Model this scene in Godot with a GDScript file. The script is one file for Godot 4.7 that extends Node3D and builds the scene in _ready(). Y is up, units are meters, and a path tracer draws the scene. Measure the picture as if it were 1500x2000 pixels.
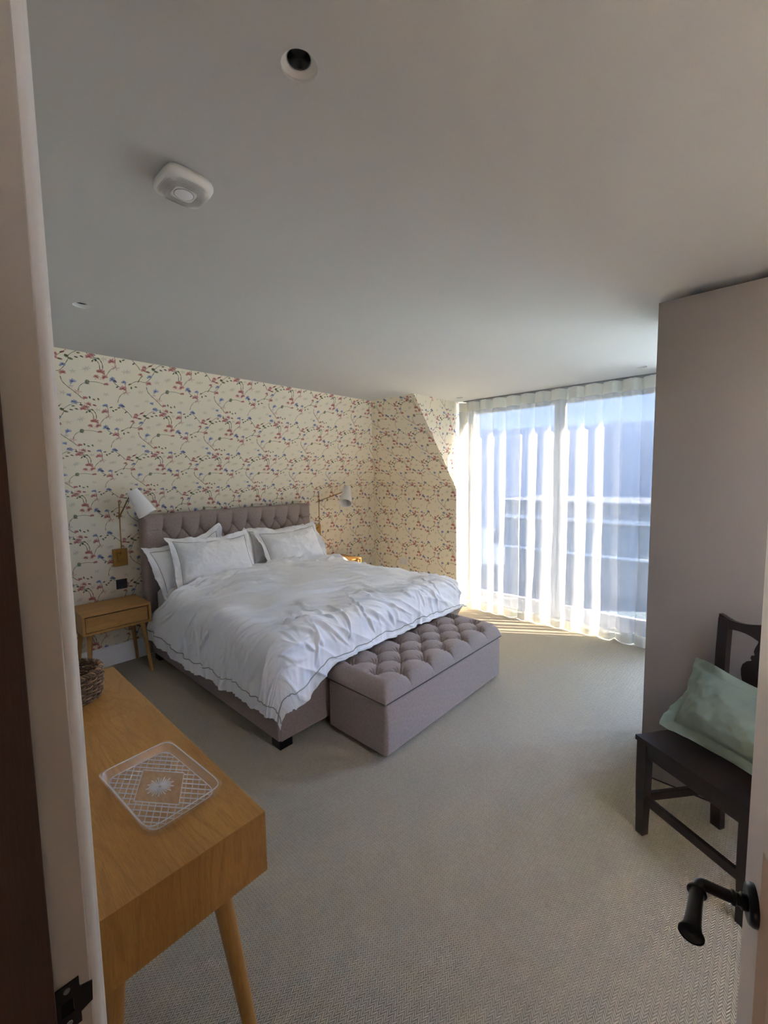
extends Node3D
# An attic bedroom seen from its doorway. x runs from the door wall to the window, z towards the viewer's right, y up, metres.

const ZB := -4.154      # wall behind the headboard
const XK := 4.32        # knee wall left of the window
const YK := 1.424       # height of the knee walls, where the roof slopes begin
const YC := 2.44        # ceiling
const XC := 4.375       # curtain
const XG := 4.66        # window
const XW := 0.099       # room face of the door wall
const ZJ := -0.6        # left door jamb
const TW := 0.527       # wallpaper repeat
const TH := 0.392

var M := {}
var counts := {}
var rng := RandomNumberGenerator.new()


# ------------------------------------------------------------------ mesh building
class MB:
	var v := PackedVector3Array()
	var n := PackedVector3Array()
	var uv := PackedVector2Array()
	var ix := PackedInt32Array()

	func vert(p: Vector3, nn: Vector3, t := Vector2.ZERO) -> int:
		v.append(p)
		n.append(nn)
		uv.append(t)
		return v.size() - 1

	func tri(a: int, b: int, c: int) -> void:
		var g := (v[b] - v[a]).cross(v[c] - v[a])
		if g.dot(n[a] + n[b] + n[c]) > 0.0:
			ix.append_array([a, c, b])
		else:
			ix.append_array([a, b, c])

	func quad(a: int, b: int, c: int, d: int) -> void:
		tri(a, b, c)
		tri(a, c, d)

	func poly(pts: Array, nn: Vector3, uvs := []) -> void:
		var first := v.size()
		for i in pts.size():
			vert(pts[i], nn, uvs[i] if uvs.size() else Vector2(pts[i].x + pts[i].z, pts[i].y))
		for i in range(1, pts.size() - 1):
			tri(first, first + i, first + i + 1)

	# box with rounded-looking chamfers; grain = axis along which u runs
	func box(c: Vector3, s: Vector3, r := 0.003, xf := Transform3D.IDENTITY, grain := 0, shift := Vector2.ZERO) -> void:
		var h := s * 0.5
		r = minf(r, minf(h.x, minf(h.y, h.z)) * 0.9)
		var id := {}
		for sx in [-1, 1]:
			for sy in [-1, 1]:
				for sz in [-1, 1]:
					for ax in 3:
						var sg := Vector3(sx, sy, sz)
						var q := h - Vector3.ONE * r
						q[ax] = h[ax]
						var p := c + q * sg
						var nn := Vector3.ZERO
						nn[ax] = sg[ax]
						var o := []
						for k in 3:
							if k != ax:
								o.append(k)
						var gu: int = grain if grain != ax else o[0]
						var gv: int = o[0] if o[0] != gu else o[1]
						id[[sx, sy, sz, ax]] = vert(xf * p, (xf.basis * nn).normalized(), Vector2(p[gu], p[gv]) + shift)
		for ax in 3:
			var b := (ax + 1) % 3
			var d := (ax + 2) % 3
			for sa in [-1, 1]:
				var k := []
				for e in [[-1, -1], [1, -1], [1, 1], [-1, 1]]:
					var key := [0, 0, 0, ax]
					key[ax] = sa
					key[b] = e[0]
					key[d] = e[1]
					k.append(id[key])
				quad(k[0], k[1], k[2], k[3])
				if r > 0.0:
					for sb in [-1, 1]:   # chamfer between faces ax and b
						var e0 := [0, 0, 0, ax]
						e0[ax] = sa
						e0[b] = sb
						e0[d] = -1
						var e1 := e0.duplicate()
						e1[d] = 1
						var f0 := e0.duplicate()
						f0[3] = b
						var f1 := e1.duplicate()
						f1[3] = b
						quad(id[e0], id[e1], id[f1], id[f0])
		if r > 0.0:
			for sx in [-1, 1]:
				for sy in [-1, 1]:
					for sz in [-1, 1]:
						tri(id[[sx, sy, sz, 0]], id[[sx, sy, sz, 1]], id[[sx, sy, sz, 2]])

	func tube(path: Array, rad: Variant, segs := 10, caps := true, uvs := 1.0) -> void:
		var m := path.size()
		var t := []
		for i in m:
			t.append((path[mini(i + 1, m - 1)] - path[maxi(i - 1, 0)]).normalized())
		var up := Vector3.UP if absf(t[0].y) < 0.9 else Vector3.RIGHT
		var side: Vector3 = t[0].cross(up).normalized()
		var first := v.size()
		var run := 0.0
		for i in m:
			if i > 0:
				run += path[i].distance_to(path[i - 1])
			side = (side - t[i] * side.dot(t[i])).normalized()
			var oth: Vector3 = t[i].cross(side)
			var r: float = rad[i] if rad is Array or rad is PackedFloat32Array else rad
			for k in segs + 1:
				var a := TAU * k / segs
				var nn := side * cos(a) + oth * sin(a)
				vert(path[i] + nn * r, nn, Vector2(run * uvs, a * r * uvs))
		for i in m - 1:
			for k in segs:
				var a := first + i * (segs + 1) + k
				quad(a, a + 1, a + segs + 2, a + segs + 1)
		if caps:
			for e in [0, m - 1]:
				var nn: Vector3 = -t[0] if e == 0 else t[e]
				var pts := []
				for k in segs:
					pts.append(v[first + e * (segs + 1) + k])
				poly(pts, nn)

	# profile of (radius, height) turned round y
	func lathe(prof: Array, segs := 24, xf := Transform3D.IDENTITY, smooth := 40.0) -> void:
		var seg_n := []
		for i in prof.size() - 1:
			var d: Vector2 = prof[i + 1] - prof[i]
			seg_n.append(Vector2(d.y, -d.x).normalized())
		var turn := 0.0   # outward side decided by the sense of the profile
		for i in prof.size() - 1:
			var ends := []
			for e in 2:
				var nn: Vector2 = seg_n[i]
				var j := i - 1 if e == 0 else i + 1
				if j >= 0 and j < seg_n.size() and rad_to_deg(absf(seg_n[i].angle_to(seg_n[j]))) < smooth:
					nn = (seg_n[i] + seg_n[j]).normalized()
				var first := v.size()
				for k in segs + 1:
					var a := TAU * k / segs
					var p: Vector2 = prof[i + e]
					vert(xf * Vector3(cos(a) * p.x, p.y, sin(a) * p.x), (xf.basis * Vector3(cos(a) * nn.x, nn.y, sin(a) * nn.x)).normalized(), Vector2(a * 0.1, p.y))
				ends.append(first)
			for k in segs:
				quad(ends[0] + k, ends[0] + k + 1, ends[1] + k + 1, ends[1] + k)

	# flat outline (x, y) with thickness along z
	func prism(outline: PackedVector2Array, depth: float, xf := Transform3D.IDENTITY, hole := PackedVector2Array(), smooth := 35.0) -> void:
		var ring := outline
		var tris: PackedInt32Array
		if hole.size():
			# bridge the hole to the outline
			var bi := 0
			var bj := 0
			var best := 1e9
			for i in outline.size():
				for j in hole.size():
					var dd := outline[i].distance_to(hole[j])
					if dd < best:
						best = dd
						bi = i
						bj = j
			ring = PackedVector2Array()
			for i in outline.size() + 1:
				ring.append(outline[(bi + i) % outline.size()])
			for j in hole.size() + 1:
				ring.append(hole[(bj - j + hole.size() * 2) % hole.size()])
			var eps := 1e-6
			for i in ring.size():
				ring[i] += Vector2(eps * i, eps * (i % 3))
		tris = Geometry2D.triangulate_polygon(ring)
		for s in [-1, 1]:
			var first := v.size()
			for p in ring:
				vert(xf * Vector3(p.x, p.y, s * depth * 0.5), (xf.basis * Vector3(0, 0, s)).normalized(), p)
			for i in range(0, tris.size(), 3):
				tri(first + tris[i], first + tris[i + 1], first + tris[i + 2])
		for loop in [outline, hole]:
			var m: int = loop.size()
			if m == 0:
				continue
			var area := 0.0
			for i in m:
				area += loop[i].cross(loop[(i + 1) % m])
			var sg := 1.0 if area > 0 else -1.0
			if loop == hole:
				sg = -sg
			var ns := []
			for i in m:
				var d: Vector2 = loop[(i + 1) % m] - loop[i]
				ns.append(Vector2(d.y, -d.x).normalized() * sg)
			for i in m:
				var q := []
				for e in 2:
					var nn: Vector2 = ns[i]
					var j: int = (i - 1 + m) % m if e == 0 else (i + 1) % m
					if rad_to_deg(absf(nn.angle_to(ns[j]))) < smooth:
						nn = (nn + ns[j]).normalized()
					for s in [-1, 1]:
						var p: Vector2 = loop[(i + e) % m]
						q.append(vert(xf * Vector3(p.x, p.y, s * depth * 0.5), (xf.basis * Vector3(nn.x, nn.y, 0)).normalized(), Vector2(p.x + p.y, s * depth * 0.5)))
				quad(q[0], q[1], q[3], q[2])

	# sheet of nu x nv points (row by row, nv points a row) with smooth normals on the side of dir (or away from it, when away)
	func sheet(p: PackedVector3Array, nu: int, nv: int, dir: Vector3, away := false, uvs := PackedVector2Array(), wrap := false) -> void:
		var nn := PackedVector3Array()
		nn.resize(p.size())
		var sum := 0.0
		for i in nu:
			for j in nv:
				var a := p[mini(i + 1, nu - 1) * nv + j] - p[maxi(i - 1, 0) * nv + j]
				var j0 := maxi(j - 1, 0)
				var j1 := mini(j + 1, nv - 1)
				if wrap:
					j0 = nv - 2 if j == 0 else j - 1
					j1 = 1 if j == nv - 1 else j + 1
				var b := p[i * nv + j1] - p[i * nv + j0]
				var c := a.cross(b).normalized()
				nn[i * nv + j] = c
				sum += c.dot(p[i * nv + j] - dir) if away else c.dot(dir)
		var sg := 1.0 if sum >= 0.0 else -1.0
		var first := v.size()
		for k in p.size():
			vert(p[k], nn[k] * sg, uvs[k] if uvs.size() else Vector2.ZERO)
		for i in nu - 1:
			for j in nv - 1:
				var a := first + i * nv + j
				# one sense for the whole sheet
				if sg > 0:
					ix.append_array([a, a + 1, a + nv + 1, a, a + nv + 1, a + nv])
				else:
					ix.append_array([a, a + nv + 1, a + 1, a, a + nv, a + nv + 1])

	func mesh() -> ArrayMesh:
		var a := []
		a.resize(Mesh.ARRAY_MAX)
		a[Mesh.ARRAY_VERTEX] = v
		a[Mesh.ARRAY_NORMAL] = n
		a[Mesh.ARRAY_TEX_UV] = uv
		a[Mesh.ARRAY_INDEX] = ix
		var m := ArrayMesh.new()
		m.add_surface_from_arrays(Mesh.PRIMITIVE_TRIANGLES, a)
		return m


func numbered(called: String) -> String:
	var k: int = counts.get(called, 0)
	counts[called] = k + 1
	return called if k == 0 else "%s_%03d" % [called, k]


func obj(called: String, mb: MB, mat: Material, parent: Node = self) -> MeshInstance3D:
	var o := MeshInstance3D.new()
	o.name = numbered(called) if parent == self else called
	o.mesh = mb.mesh()
	o.material_override = null
	o.mesh.surface_set_material(0, mat)
	if parent != self:
		var k := 0
		for c in parent.get_children():
			if String(c.name) == String(o.name):
				k += 1
				o.name = "%s_%03d" % [called, k]
	parent.add_child(o, true)
	return o


func tag(o: Node, label: String, category: String, group := "", kind := "") -> Node:
	o.set_meta("label", label)
	if category:
		o.set_meta("category", category)
	if group:
		o.set_meta("group", group)
	if kind:
		o.set_meta("kind", kind)
	return o


func thing(called: String, label: String, category: String, at := Vector3.ZERO, turn := 0.0, group := "") -> Node3D:
	var o := Node3D.new()
	o.name = numbered(called)
	add_child(o)
	o.position = at
	o.rotation.y = turn
	tag(o, label, category, group)
	return o


func struct(called: String, mb: MB, mat: Material, label: String) -> MeshInstance3D:
	var o := obj(called, mb, mat)
	o.set_meta("kind", "structure")
	o.set_meta("label", label)
	return o


func dup(src: Node3D, called: String, label: String, at: Vector3) -> Node3D:
	var c: Node3D = src.duplicate()
	c.name = numbered(called)
	add_child(c)
	c.position = at
	c.set_meta("label", label)
	return c


# ------------------------------------------------------------------ textures
func noise(seed_: int, freq: float, fractal := FastNoiseLite.FRACTAL_FBM, oct := 4) -> FastNoiseLite:
	var f := FastNoiseLite.new()
	f.seed = seed_
	f.noise_type = FastNoiseLite.TYPE_SIMPLEX_SMOOTH
	f.frequency = freq
	f.fractal_type = fractal
	f.fractal_octaves = oct
	return f


func rgb_image(w: int, h: int, buf: PackedByteArray) -> ImageTexture:
	return ImageTexture.create_from_image(Image.create_from_data(w, h, false, Image.FORMAT_RGB8, buf))


func noise_tex(w: int, h: int, freq: float, lo: Color, hi: Color, seed_: int, oct := 4) -> NoiseTexture2D:
	var t := NoiseTexture2D.new()
	t.width = w
	t.height = h
	t.seamless = true
	t.noise = noise(seed_, freq, FastNoiseLite.FRACTAL_FBM, oct)
	var g := Gradient.new()
	g.set_color(0, lo)
	g.set_color(1, hi)
	t.color_ramp = g
	return t


func oak_texture(seed_: int, dark: Color, light: Color, knot := false) -> ImageTexture:
	var w := 1024
	var h := 512
	var buf := PackedByteArray()
	buf.resize(w * h * 3)
	var warp := noise(seed_, 1.0, FastNoiseLite.FRACTAL_FBM, 3)
	var fine := noise(seed_ + 1, 1.0, FastNoiseLite.FRACTAL_FBM, 2)
	for y in h:
		for x in w:
			var u := float(x) / w
			var q := float(y) / h
			var wv := warp.get_noise_2d(u * 1.1, q * 2.4)
			var r := q * 9.0 + wv * (3.2 if knot else 2.0)
			if knot:
				var dx := (u - 0.62) * 3.0
				var dy := (q - 0.45) * 1.4
				r += 1.6 * exp(-(dx * dx + dy * dy) * 9.0)
			var ring := absf(fposmod(r, 1.0) - 0.5) * 2.0
			ring = smoothstep(0.55, 1.0, ring) * (0.35 + 0.65 * clampf(wv + 0.5, 0.0, 1.0))
			var f := fine.get_noise_2d(u * 9.0, q * 190.0)
			var pore := smoothstep(0.18, 0.5, fine.get_noise_2d(u * 22.0 + 50.0, q * 300.0))
			var t := clampf(0.72 - 0.24 * ring + 0.20 * f - 0.22 * pore + 0.28 * wv, 0.0, 1.0)
			var c := dark.lerp(light, t)
			var k := (y * w + x) * 3
			buf[k] = int(c.r * 255)
			buf[k + 1] = int(c.g * 255)
			buf[k + 2] = int(c.b * 255)
	return rgb_image(w, h, buf)


func carpet_textures() -> Array:
	# 0.36 m square of loop pile woven in a herringbone: columns 1 cm wide along x, ribs 1.2 cm apart
	var w := 1080
	var buf := PackedByteArray()
	buf.resize(w * w * 3)
	var hb := PackedByteArray()
	hb.resize(w * w)
	var nz := noise(5, 1.0, FastNoiseLite.FRACTAL_FBM, 3)
	var big := noise(6, 1.0, FastNoiseLite.FRACTAL_FBM, 2)
	for y in w:          # z
		var z := y * 0.36 / w
		var col := int(z / 0.01)
		var zz := z - col * 0.01
		var lean := 1.8 * (zz if col % 2 == 0 else 0.01 - zz)
		var gap := smoothstep(0.0, 0.0012, minf(zz, 0.01 - zz))
		for x in w:
			var xx := x * 0.36 / w
			var f := fposmod((xx + lean + 0.0006 * nz.get_noise_2d(x * 0.02, y * 0.02)) / 0.012, 1.0)
			var rib := sin(f * PI)
			rib = pow(rib, 0.6) * (0.55 + 0.45 * gap)
			var n1 := nz.get_noise_2d(x * 0.11, y * 0.11)
			var n2 := nz.get_noise_2d(x * 0.013 + 90.0, y * 0.013)
			var t := clampf(0.28 + 0.72 * rib + 0.16 * n1 + 0.10 * n2, 0.0, 1.0)
			var k := y * w + x
			hb[k] = int(clampf(rib + 0.15 * n1, 0.0, 1.0) * 255)
			buf[k * 3] = int(lerpf(122, 212, t))
			buf[k * 3 + 1] = int(lerpf(111, 198, t))
			buf[k * 3 + 2] = int(lerpf(93, 171, t))
	var him := ImageTexture.create_from_image(Image.create_from_data(w, w, false, Image.FORMAT_L8, hb))
	return [rgb_image(w, w, buf), him]


# --- wallpaper: soft brush strokes on a wrapping canvas
var pw := 1024
var ph := 762
var canvas := PackedFloat32Array()


func dab(c: Vector2, rx: float, ry: float, rot: float, col: Color, a: float) -> void:
	var s := pw / TW
	var cx := c.x * s
	var cy := -c.y * s
	rx *= s
	ry *= s
	var m := int(maxf(rx, ry) + 2)
	var cr := cos(rot)
	var sr := sin(rot)
	for y in range(int(cy) - m, int(cy) + m + 1):
		for x in range(int(cx) - m, int(cx) + m + 1):
			var dx := x - cx
			var dy := y - cy
			var p := (dx * cr - dy * sr) / rx
			var q := (dx * sr + dy * cr) / ry
			var d := p * p + q * q
			if d >= 1.0:
				continue
			var al := a * smoothstep(1.0, 0.6, d)
			var k := (posmod(y, ph) * pw + posmod(x, pw)) * 3
			canvas[k] = lerpf(canvas[k], col.r, al)
			canvas[k + 1] = lerpf(canvas[k + 1], col.g, al)
			canvas[k + 2] = lerpf(canvas[k + 2], col.b, al)


func vine(pts: Array, width: float, col: Color, a := 0.8) -> void:
	var cv := Curve2D.new()
	for i in pts.size():
		var t: Vector2 = (pts[mini(i + 1, pts.size() - 1)] - pts[maxi(i - 1, 0)]) / 6.0
		cv.add_point(pts[i], -t, t)
	cv.bake_interval = 0.0012
	var n := 0
	for p in cv.get_baked_points():
		n += 1
		dab(p, width * (0.95 + 0.3 * sin(n * 0.11)), width, 0.0, col, a * 0.7)


func leaf(c: Vector2, ang: float, l: float, col: Color, wide := 0.28) -> void:
	var d := Vector2(cos(ang), sin(ang))
	dab(c, l * 0.5, l * wide, ang, col, 0.75)
	dab(c - d * l * 0.12 + Vector2(-d.y, d.x) * l * 0.06, l * 0.34, l * wide * 0.5, ang, col.darkened(0.3), 0.7)


func bloom(c: Vector2, r: float, base: Color, dark: Color, ang := 0.0, petals := 6) -> void:
	var light := base.lightened(0.42)
	var foot := c - Vector2(sin(ang) * -0.2, 0.45) * r
	for k in petals:
		var t := k / (petals - 1.0)
		var a := PI * 0.5 + ang + lerpf(-1.75, 1.75, t)
		var d := Vector2(cos(a), sin(a))
		var l := r * (1.25 - 0.45 * absf(t - 0.5)) * rng.randf_range(0.85, 1.15)
		dab(foot + d * l * 0.55, l * 0.5, r * 0.34, a, base.lerp(light, rng.randf_range(0.0, 0.7)), 0.8)
	for k in petals + 3:
		var a := PI * 0.5 + ang + rng.randf_range(-1.7, 1.7)
		var d := Vector2(cos(a), sin(a))
		dab(foot + d * r * rng.randf_range(0.35, 0.75), r * rng.randf_range(0.3, 0.5), r * 0.085, a, base.lerp(dark, rng.randf_range(0.4, 1.0)), 0.75)
	dab(foot + Vector2(0.0, 0.18) * r, r * 0.3, r * 0.26, ang, dark, 0.7)
	dab(c + Vector2(rng.randf_range(-0.3, 0.3), 0.35) * r, r * 0.2, r * 0.13, 0.5, light, 0.7)


func wisp(c: Vector2, r: float, col: Color, ang := 0.0) -> void:   # pale line-drawn flower
	for k in 5:
		var a := ang + TAU * k / 5.0
		dab(c + Vector2(cos(a), 0.7 * sin(a)) * r * 0.55, r * 0.5, r * 0.16, a, col, 0.45)


func wallpaper() -> ImageTexture:
	var paper := Color8(247, 237, 211)
	canvas.resize(pw * ph * 3)
	for k in pw * ph:
		canvas[k * 3] = paper.r
		canvas[k * 3 + 1] = paper.g
		canvas[k * 3 + 2] = paper.b
	rng.seed = 11
	var stem := Color8(104, 96, 68)
	var green := Color8(110, 118, 70)
	var dk := Color8(86, 94, 80)
	var red := Color8(200, 122, 108)
	var rdk := Color8(150, 72, 66)
	var blue := Color8(144, 152, 182)
	var bdk := Color8(84, 90, 134)
	var pink := Color8(208, 152, 138)
	var grey := Color8(196, 186, 166)
	# faint butterflies and dry flowers in the gaps
	for g in [[-0.008, 0.101], [-0.086, 0.063], [0.238, 0.116], [-0.132, -0.101], [-0.02, -0.302], [0.217, -0.282], [0.082, -0.21], [0.333, -0.149], [0.121, -0.08], [0.34, -0.03]]:
		wisp(Vector2(g[0], g[1]), 0.021, grey, g[0] * 9.0)
	# stems
	vine([Vector2(-0.152, 0.016), Vector2(-0.138, -0.02), Vector2(-0.105, -0.055), Vector2(-0.086, -0.069), Vector2(-0.05, -0.1), Vector2(-0.018, -0.13)], 0.0022, stem)
	vine([Vector2(-0.048, -0.075), Vector2(-0.038, -0.035), Vector2(-0.005, -0.004), Vector2(0.05, 0.006), Vector2(0.105, -0.004)], 0.0018, stem)
	vine([Vector2(0.02, 0.182), Vector2(0.056, 0.173), Vector2(0.076, 0.14), Vector2(0.082, 0.1)], 0.0024, stem)
	vine([Vector2(-0.025, -0.165), Vector2(-0.012, -0.2), Vector2(0.033, -0.226), Vector2(0.056, -0.25), Vector2(0.066, -0.295)], 0.0022, stem)
	vine([Vector2(0.14, 0.045), Vector2(0.17, 0.01), Vector2(0.2, -0.01)], 0.002, dk)
	vine([Vector2(0.228, 0.04), Vector2(0.238, -0.01), Vector2(0.244, -0.045)], 0.0022, rdk)
	vine([Vector2(0.248, -0.045), Vector2(0.221, -0.065), Vector2(0.205, -0.1), Vector2(0.203, -0.135)], 0.0018, stem)
	vine([Vector2(0.226, -0.165), Vector2(0.262, -0.195), Vector2(0.299, -0.231), Vector2(0.312, -0.25)], 0.002, stem)
	vine([Vector2(0.255, 0.012), Vector2(0.29, 0.045), Vector2(0.325, 0.055), Vector2(0.36, 0.052), Vector2(0.385, 0.08), Vector2(0.4, 0.115), Vector2(0.412, 0.15)], 0.002, stem)
	vine([Vector2(0.312, 0.045), Vector2(0.324, 0.082), Vector2(0.335, 0.1)], 0.003, green)
	vine([Vector2(-0.125, 0.159), Vector2(-0.095, 0.195), Vector2(-0.05, 0.222), Vector2(-0.02, 0.228)], 0.0018, stem)
	vine([Vector2(0.133, -0.16), Vector2(0.146, -0.2), Vector2(0.154, -0.255)], 0.0022, rdk)
	vine([Vector2(0.157, -0.257), Vector2(0.13, -0.28), Vector2(0.11, -0.325), Vector2(0.108, -0.345)], 0.0018, stem)
	vine([Vector2(0.34, 0.15), Vector2(0.37, 0.18), Vector2(0.394, 0.205)], 0.0018, rdk)
	# green buds and leaves
	dab(Vector2(0, 0), 0.014, 0.016, 0.2, green.darkened(0.15), 0.8)
	dab(Vector2(0.002, 0.002), 0.006, 0.013, 0.3, green.lightened(0.35), 0.7)
	dab(Vector2(0.0, -0.015), 0.017, 0.004, 0.0, dk, 0.6)
	leaf(Vector2(-0.128, 0.163), -0.5, 0.03, green.darkened(0.2), 0.36)
	leaf(Vector2(-0.105, 0.148), -0.2, 0.034, green, 0.24)
	for l in [[-0.075, 0.165, -0.2], [-0.045, 0.175, -0.35], [-0.02, 0.21, -0.1], [0.02, 0.2, -0.3]]:
		leaf(Vector2(l[0], l[1]), l[2], 0.025, dk, 0.22)
	for l in [[0.185, -0.012, 0.8], [0.262, 0.022, 0.35], [0.275, -0.006, -1.3], [0.304, 0.006, -0.15], [0.05, 0.178, -0.6], [0.035, 0.165, 1.3], [0.033, -0.224, -0.35], [0.018, -0.235, 1.2], [0.265, -0.21, 0.9], [0.165, -0.18, 0.35], [0.181, -0.208, -1.0], [0.198, -0.196, 0.5], [-0.066, -0.196, 0.1], [0.025, -0.117, -1.2], [0.052, -0.131, -0.5], [0.078, -0.124, -1.0], [0.215, -0.178, 0.1]]:
		leaf(Vector2(l[0], l[1]), l[2], 0.0225, dk if int(l[0] * 1000) % 2 else green, 0.26)
	leaf(Vector2(0.366, 0.136), -0.1, 0.034, rdk.lerp(green, 0.3), 0.2)
	leaf(Vector2(0.375, 0.185), 0.5, 0.032, rdk, 0.2)
	leaf(Vector2(0.06, -0.176), -0.3, 0.028, rdk, 0.22)
	# pink line flowers
	wisp(Vector2(0.248, -0.05), 0.026, pink, 0.3)
	wisp(Vector2(0.157, -0.262), 0.026, pink, 0.2)
	wisp(Vector2(-0.048, -0.082), 0.026, pink, 0.0)
	wisp(Vector2(0.052, 0.04), 0.022, pink, 0.6)
	wisp(Vector2(0.088, 0.038), 0.02, pink, 0.1)
	wisp(Vector2(0.01, -0.168), 0.02, pink, 0.1)
	# red blooms
	for f in [[-0.142, 0.05, 0.021], [0.081, 0.09, 0.021], [0.049, 0.05, 0.016], [0.1, 0.056, 0.019], [0.115, 0.001, 0.014], [0.222, -0.014, 0.023], [0.335, 0.148, 0.018], [0.319, 0.11, 0.015], [0.004, 0.2, 0.02], [-0.002, -0.122, 0.016], [0.024, -0.168, 0.018], [-0.006, -0.206, 0.02], [0.066, -0.3, 0.02], [0.128, -0.214, 0.022], [-0.19, 0.17, 0.016]]:
		bloom(Vector2(f[0], f[1]), f[2] * 0.95, red, rdk, rng.randf_range(-0.5, 0.5))
	# blue blooms
	for f in [[-0.083, -0.006, 0.02], [0.146, 0.046, 0.019], [0.222, 0.034, 0.017], [0.381, 0.104, 0.017], [-0.095, -0.112, 0.015], [-0.062, -0.16, 0.02], [0.126, -0.166, 0.018], [0.226, -0.152, 0.018]]:
		bloom(Vector2(f[0], f[1]), f[2] * 0.98, blue, bdk, rng.randf_range(-0.6, 0.6))
	leaf(Vector2(0.165, 0.03), -0.6, 0.03, bdk, 0.3)
	leaf(Vector2(0.24, -0.162), -0.4, 0.03, bdk, 0.28)
	wisp(Vector2(-0.09, -0.046), 0.018, Color8(170, 160, 190), 0.4)
	var buf := PackedByteArray()
	buf.resize(pw * ph * 3)
	for k in buf.size():
		buf[k] = int(clampf(canvas[k], 0.0, 1.0) * 255.0)
	canvas.resize(0)
	return rgb_image(pw, ph, buf)


# ------------------------------------------------------------------ materials
func mat(col: Color, rough := 0.8, metal := 0.0) -> StandardMaterial3D:
	var m := StandardMaterial3D.new()
	m.albedo_color = col
	m.roughness = rough
	m.metallic = metal
	m.metallic_specular = 0.5
	return m


func with_bump(m: StandardMaterial3D, t: Texture2D, cm: float) -> StandardMaterial3D:
	m.heightmap_enabled = true
	m.heightmap_texture = t
	m.heightmap_scale = cm
	return m


func wood(t: Texture2D, rough := 0.5, scale := Vector3(1.0, 2.2, 1)) -> StandardMaterial3D:
	var m := mat(Color.WHITE, rough)
	m.albedo_texture = t
	m.uv1_scale = scale
	return m


func triplanar(m: StandardMaterial3D, s: float) -> StandardMaterial3D:
	m.uv1_triplanar = true
	m.uv1_scale = Vector3.ONE * s
	return m


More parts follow.
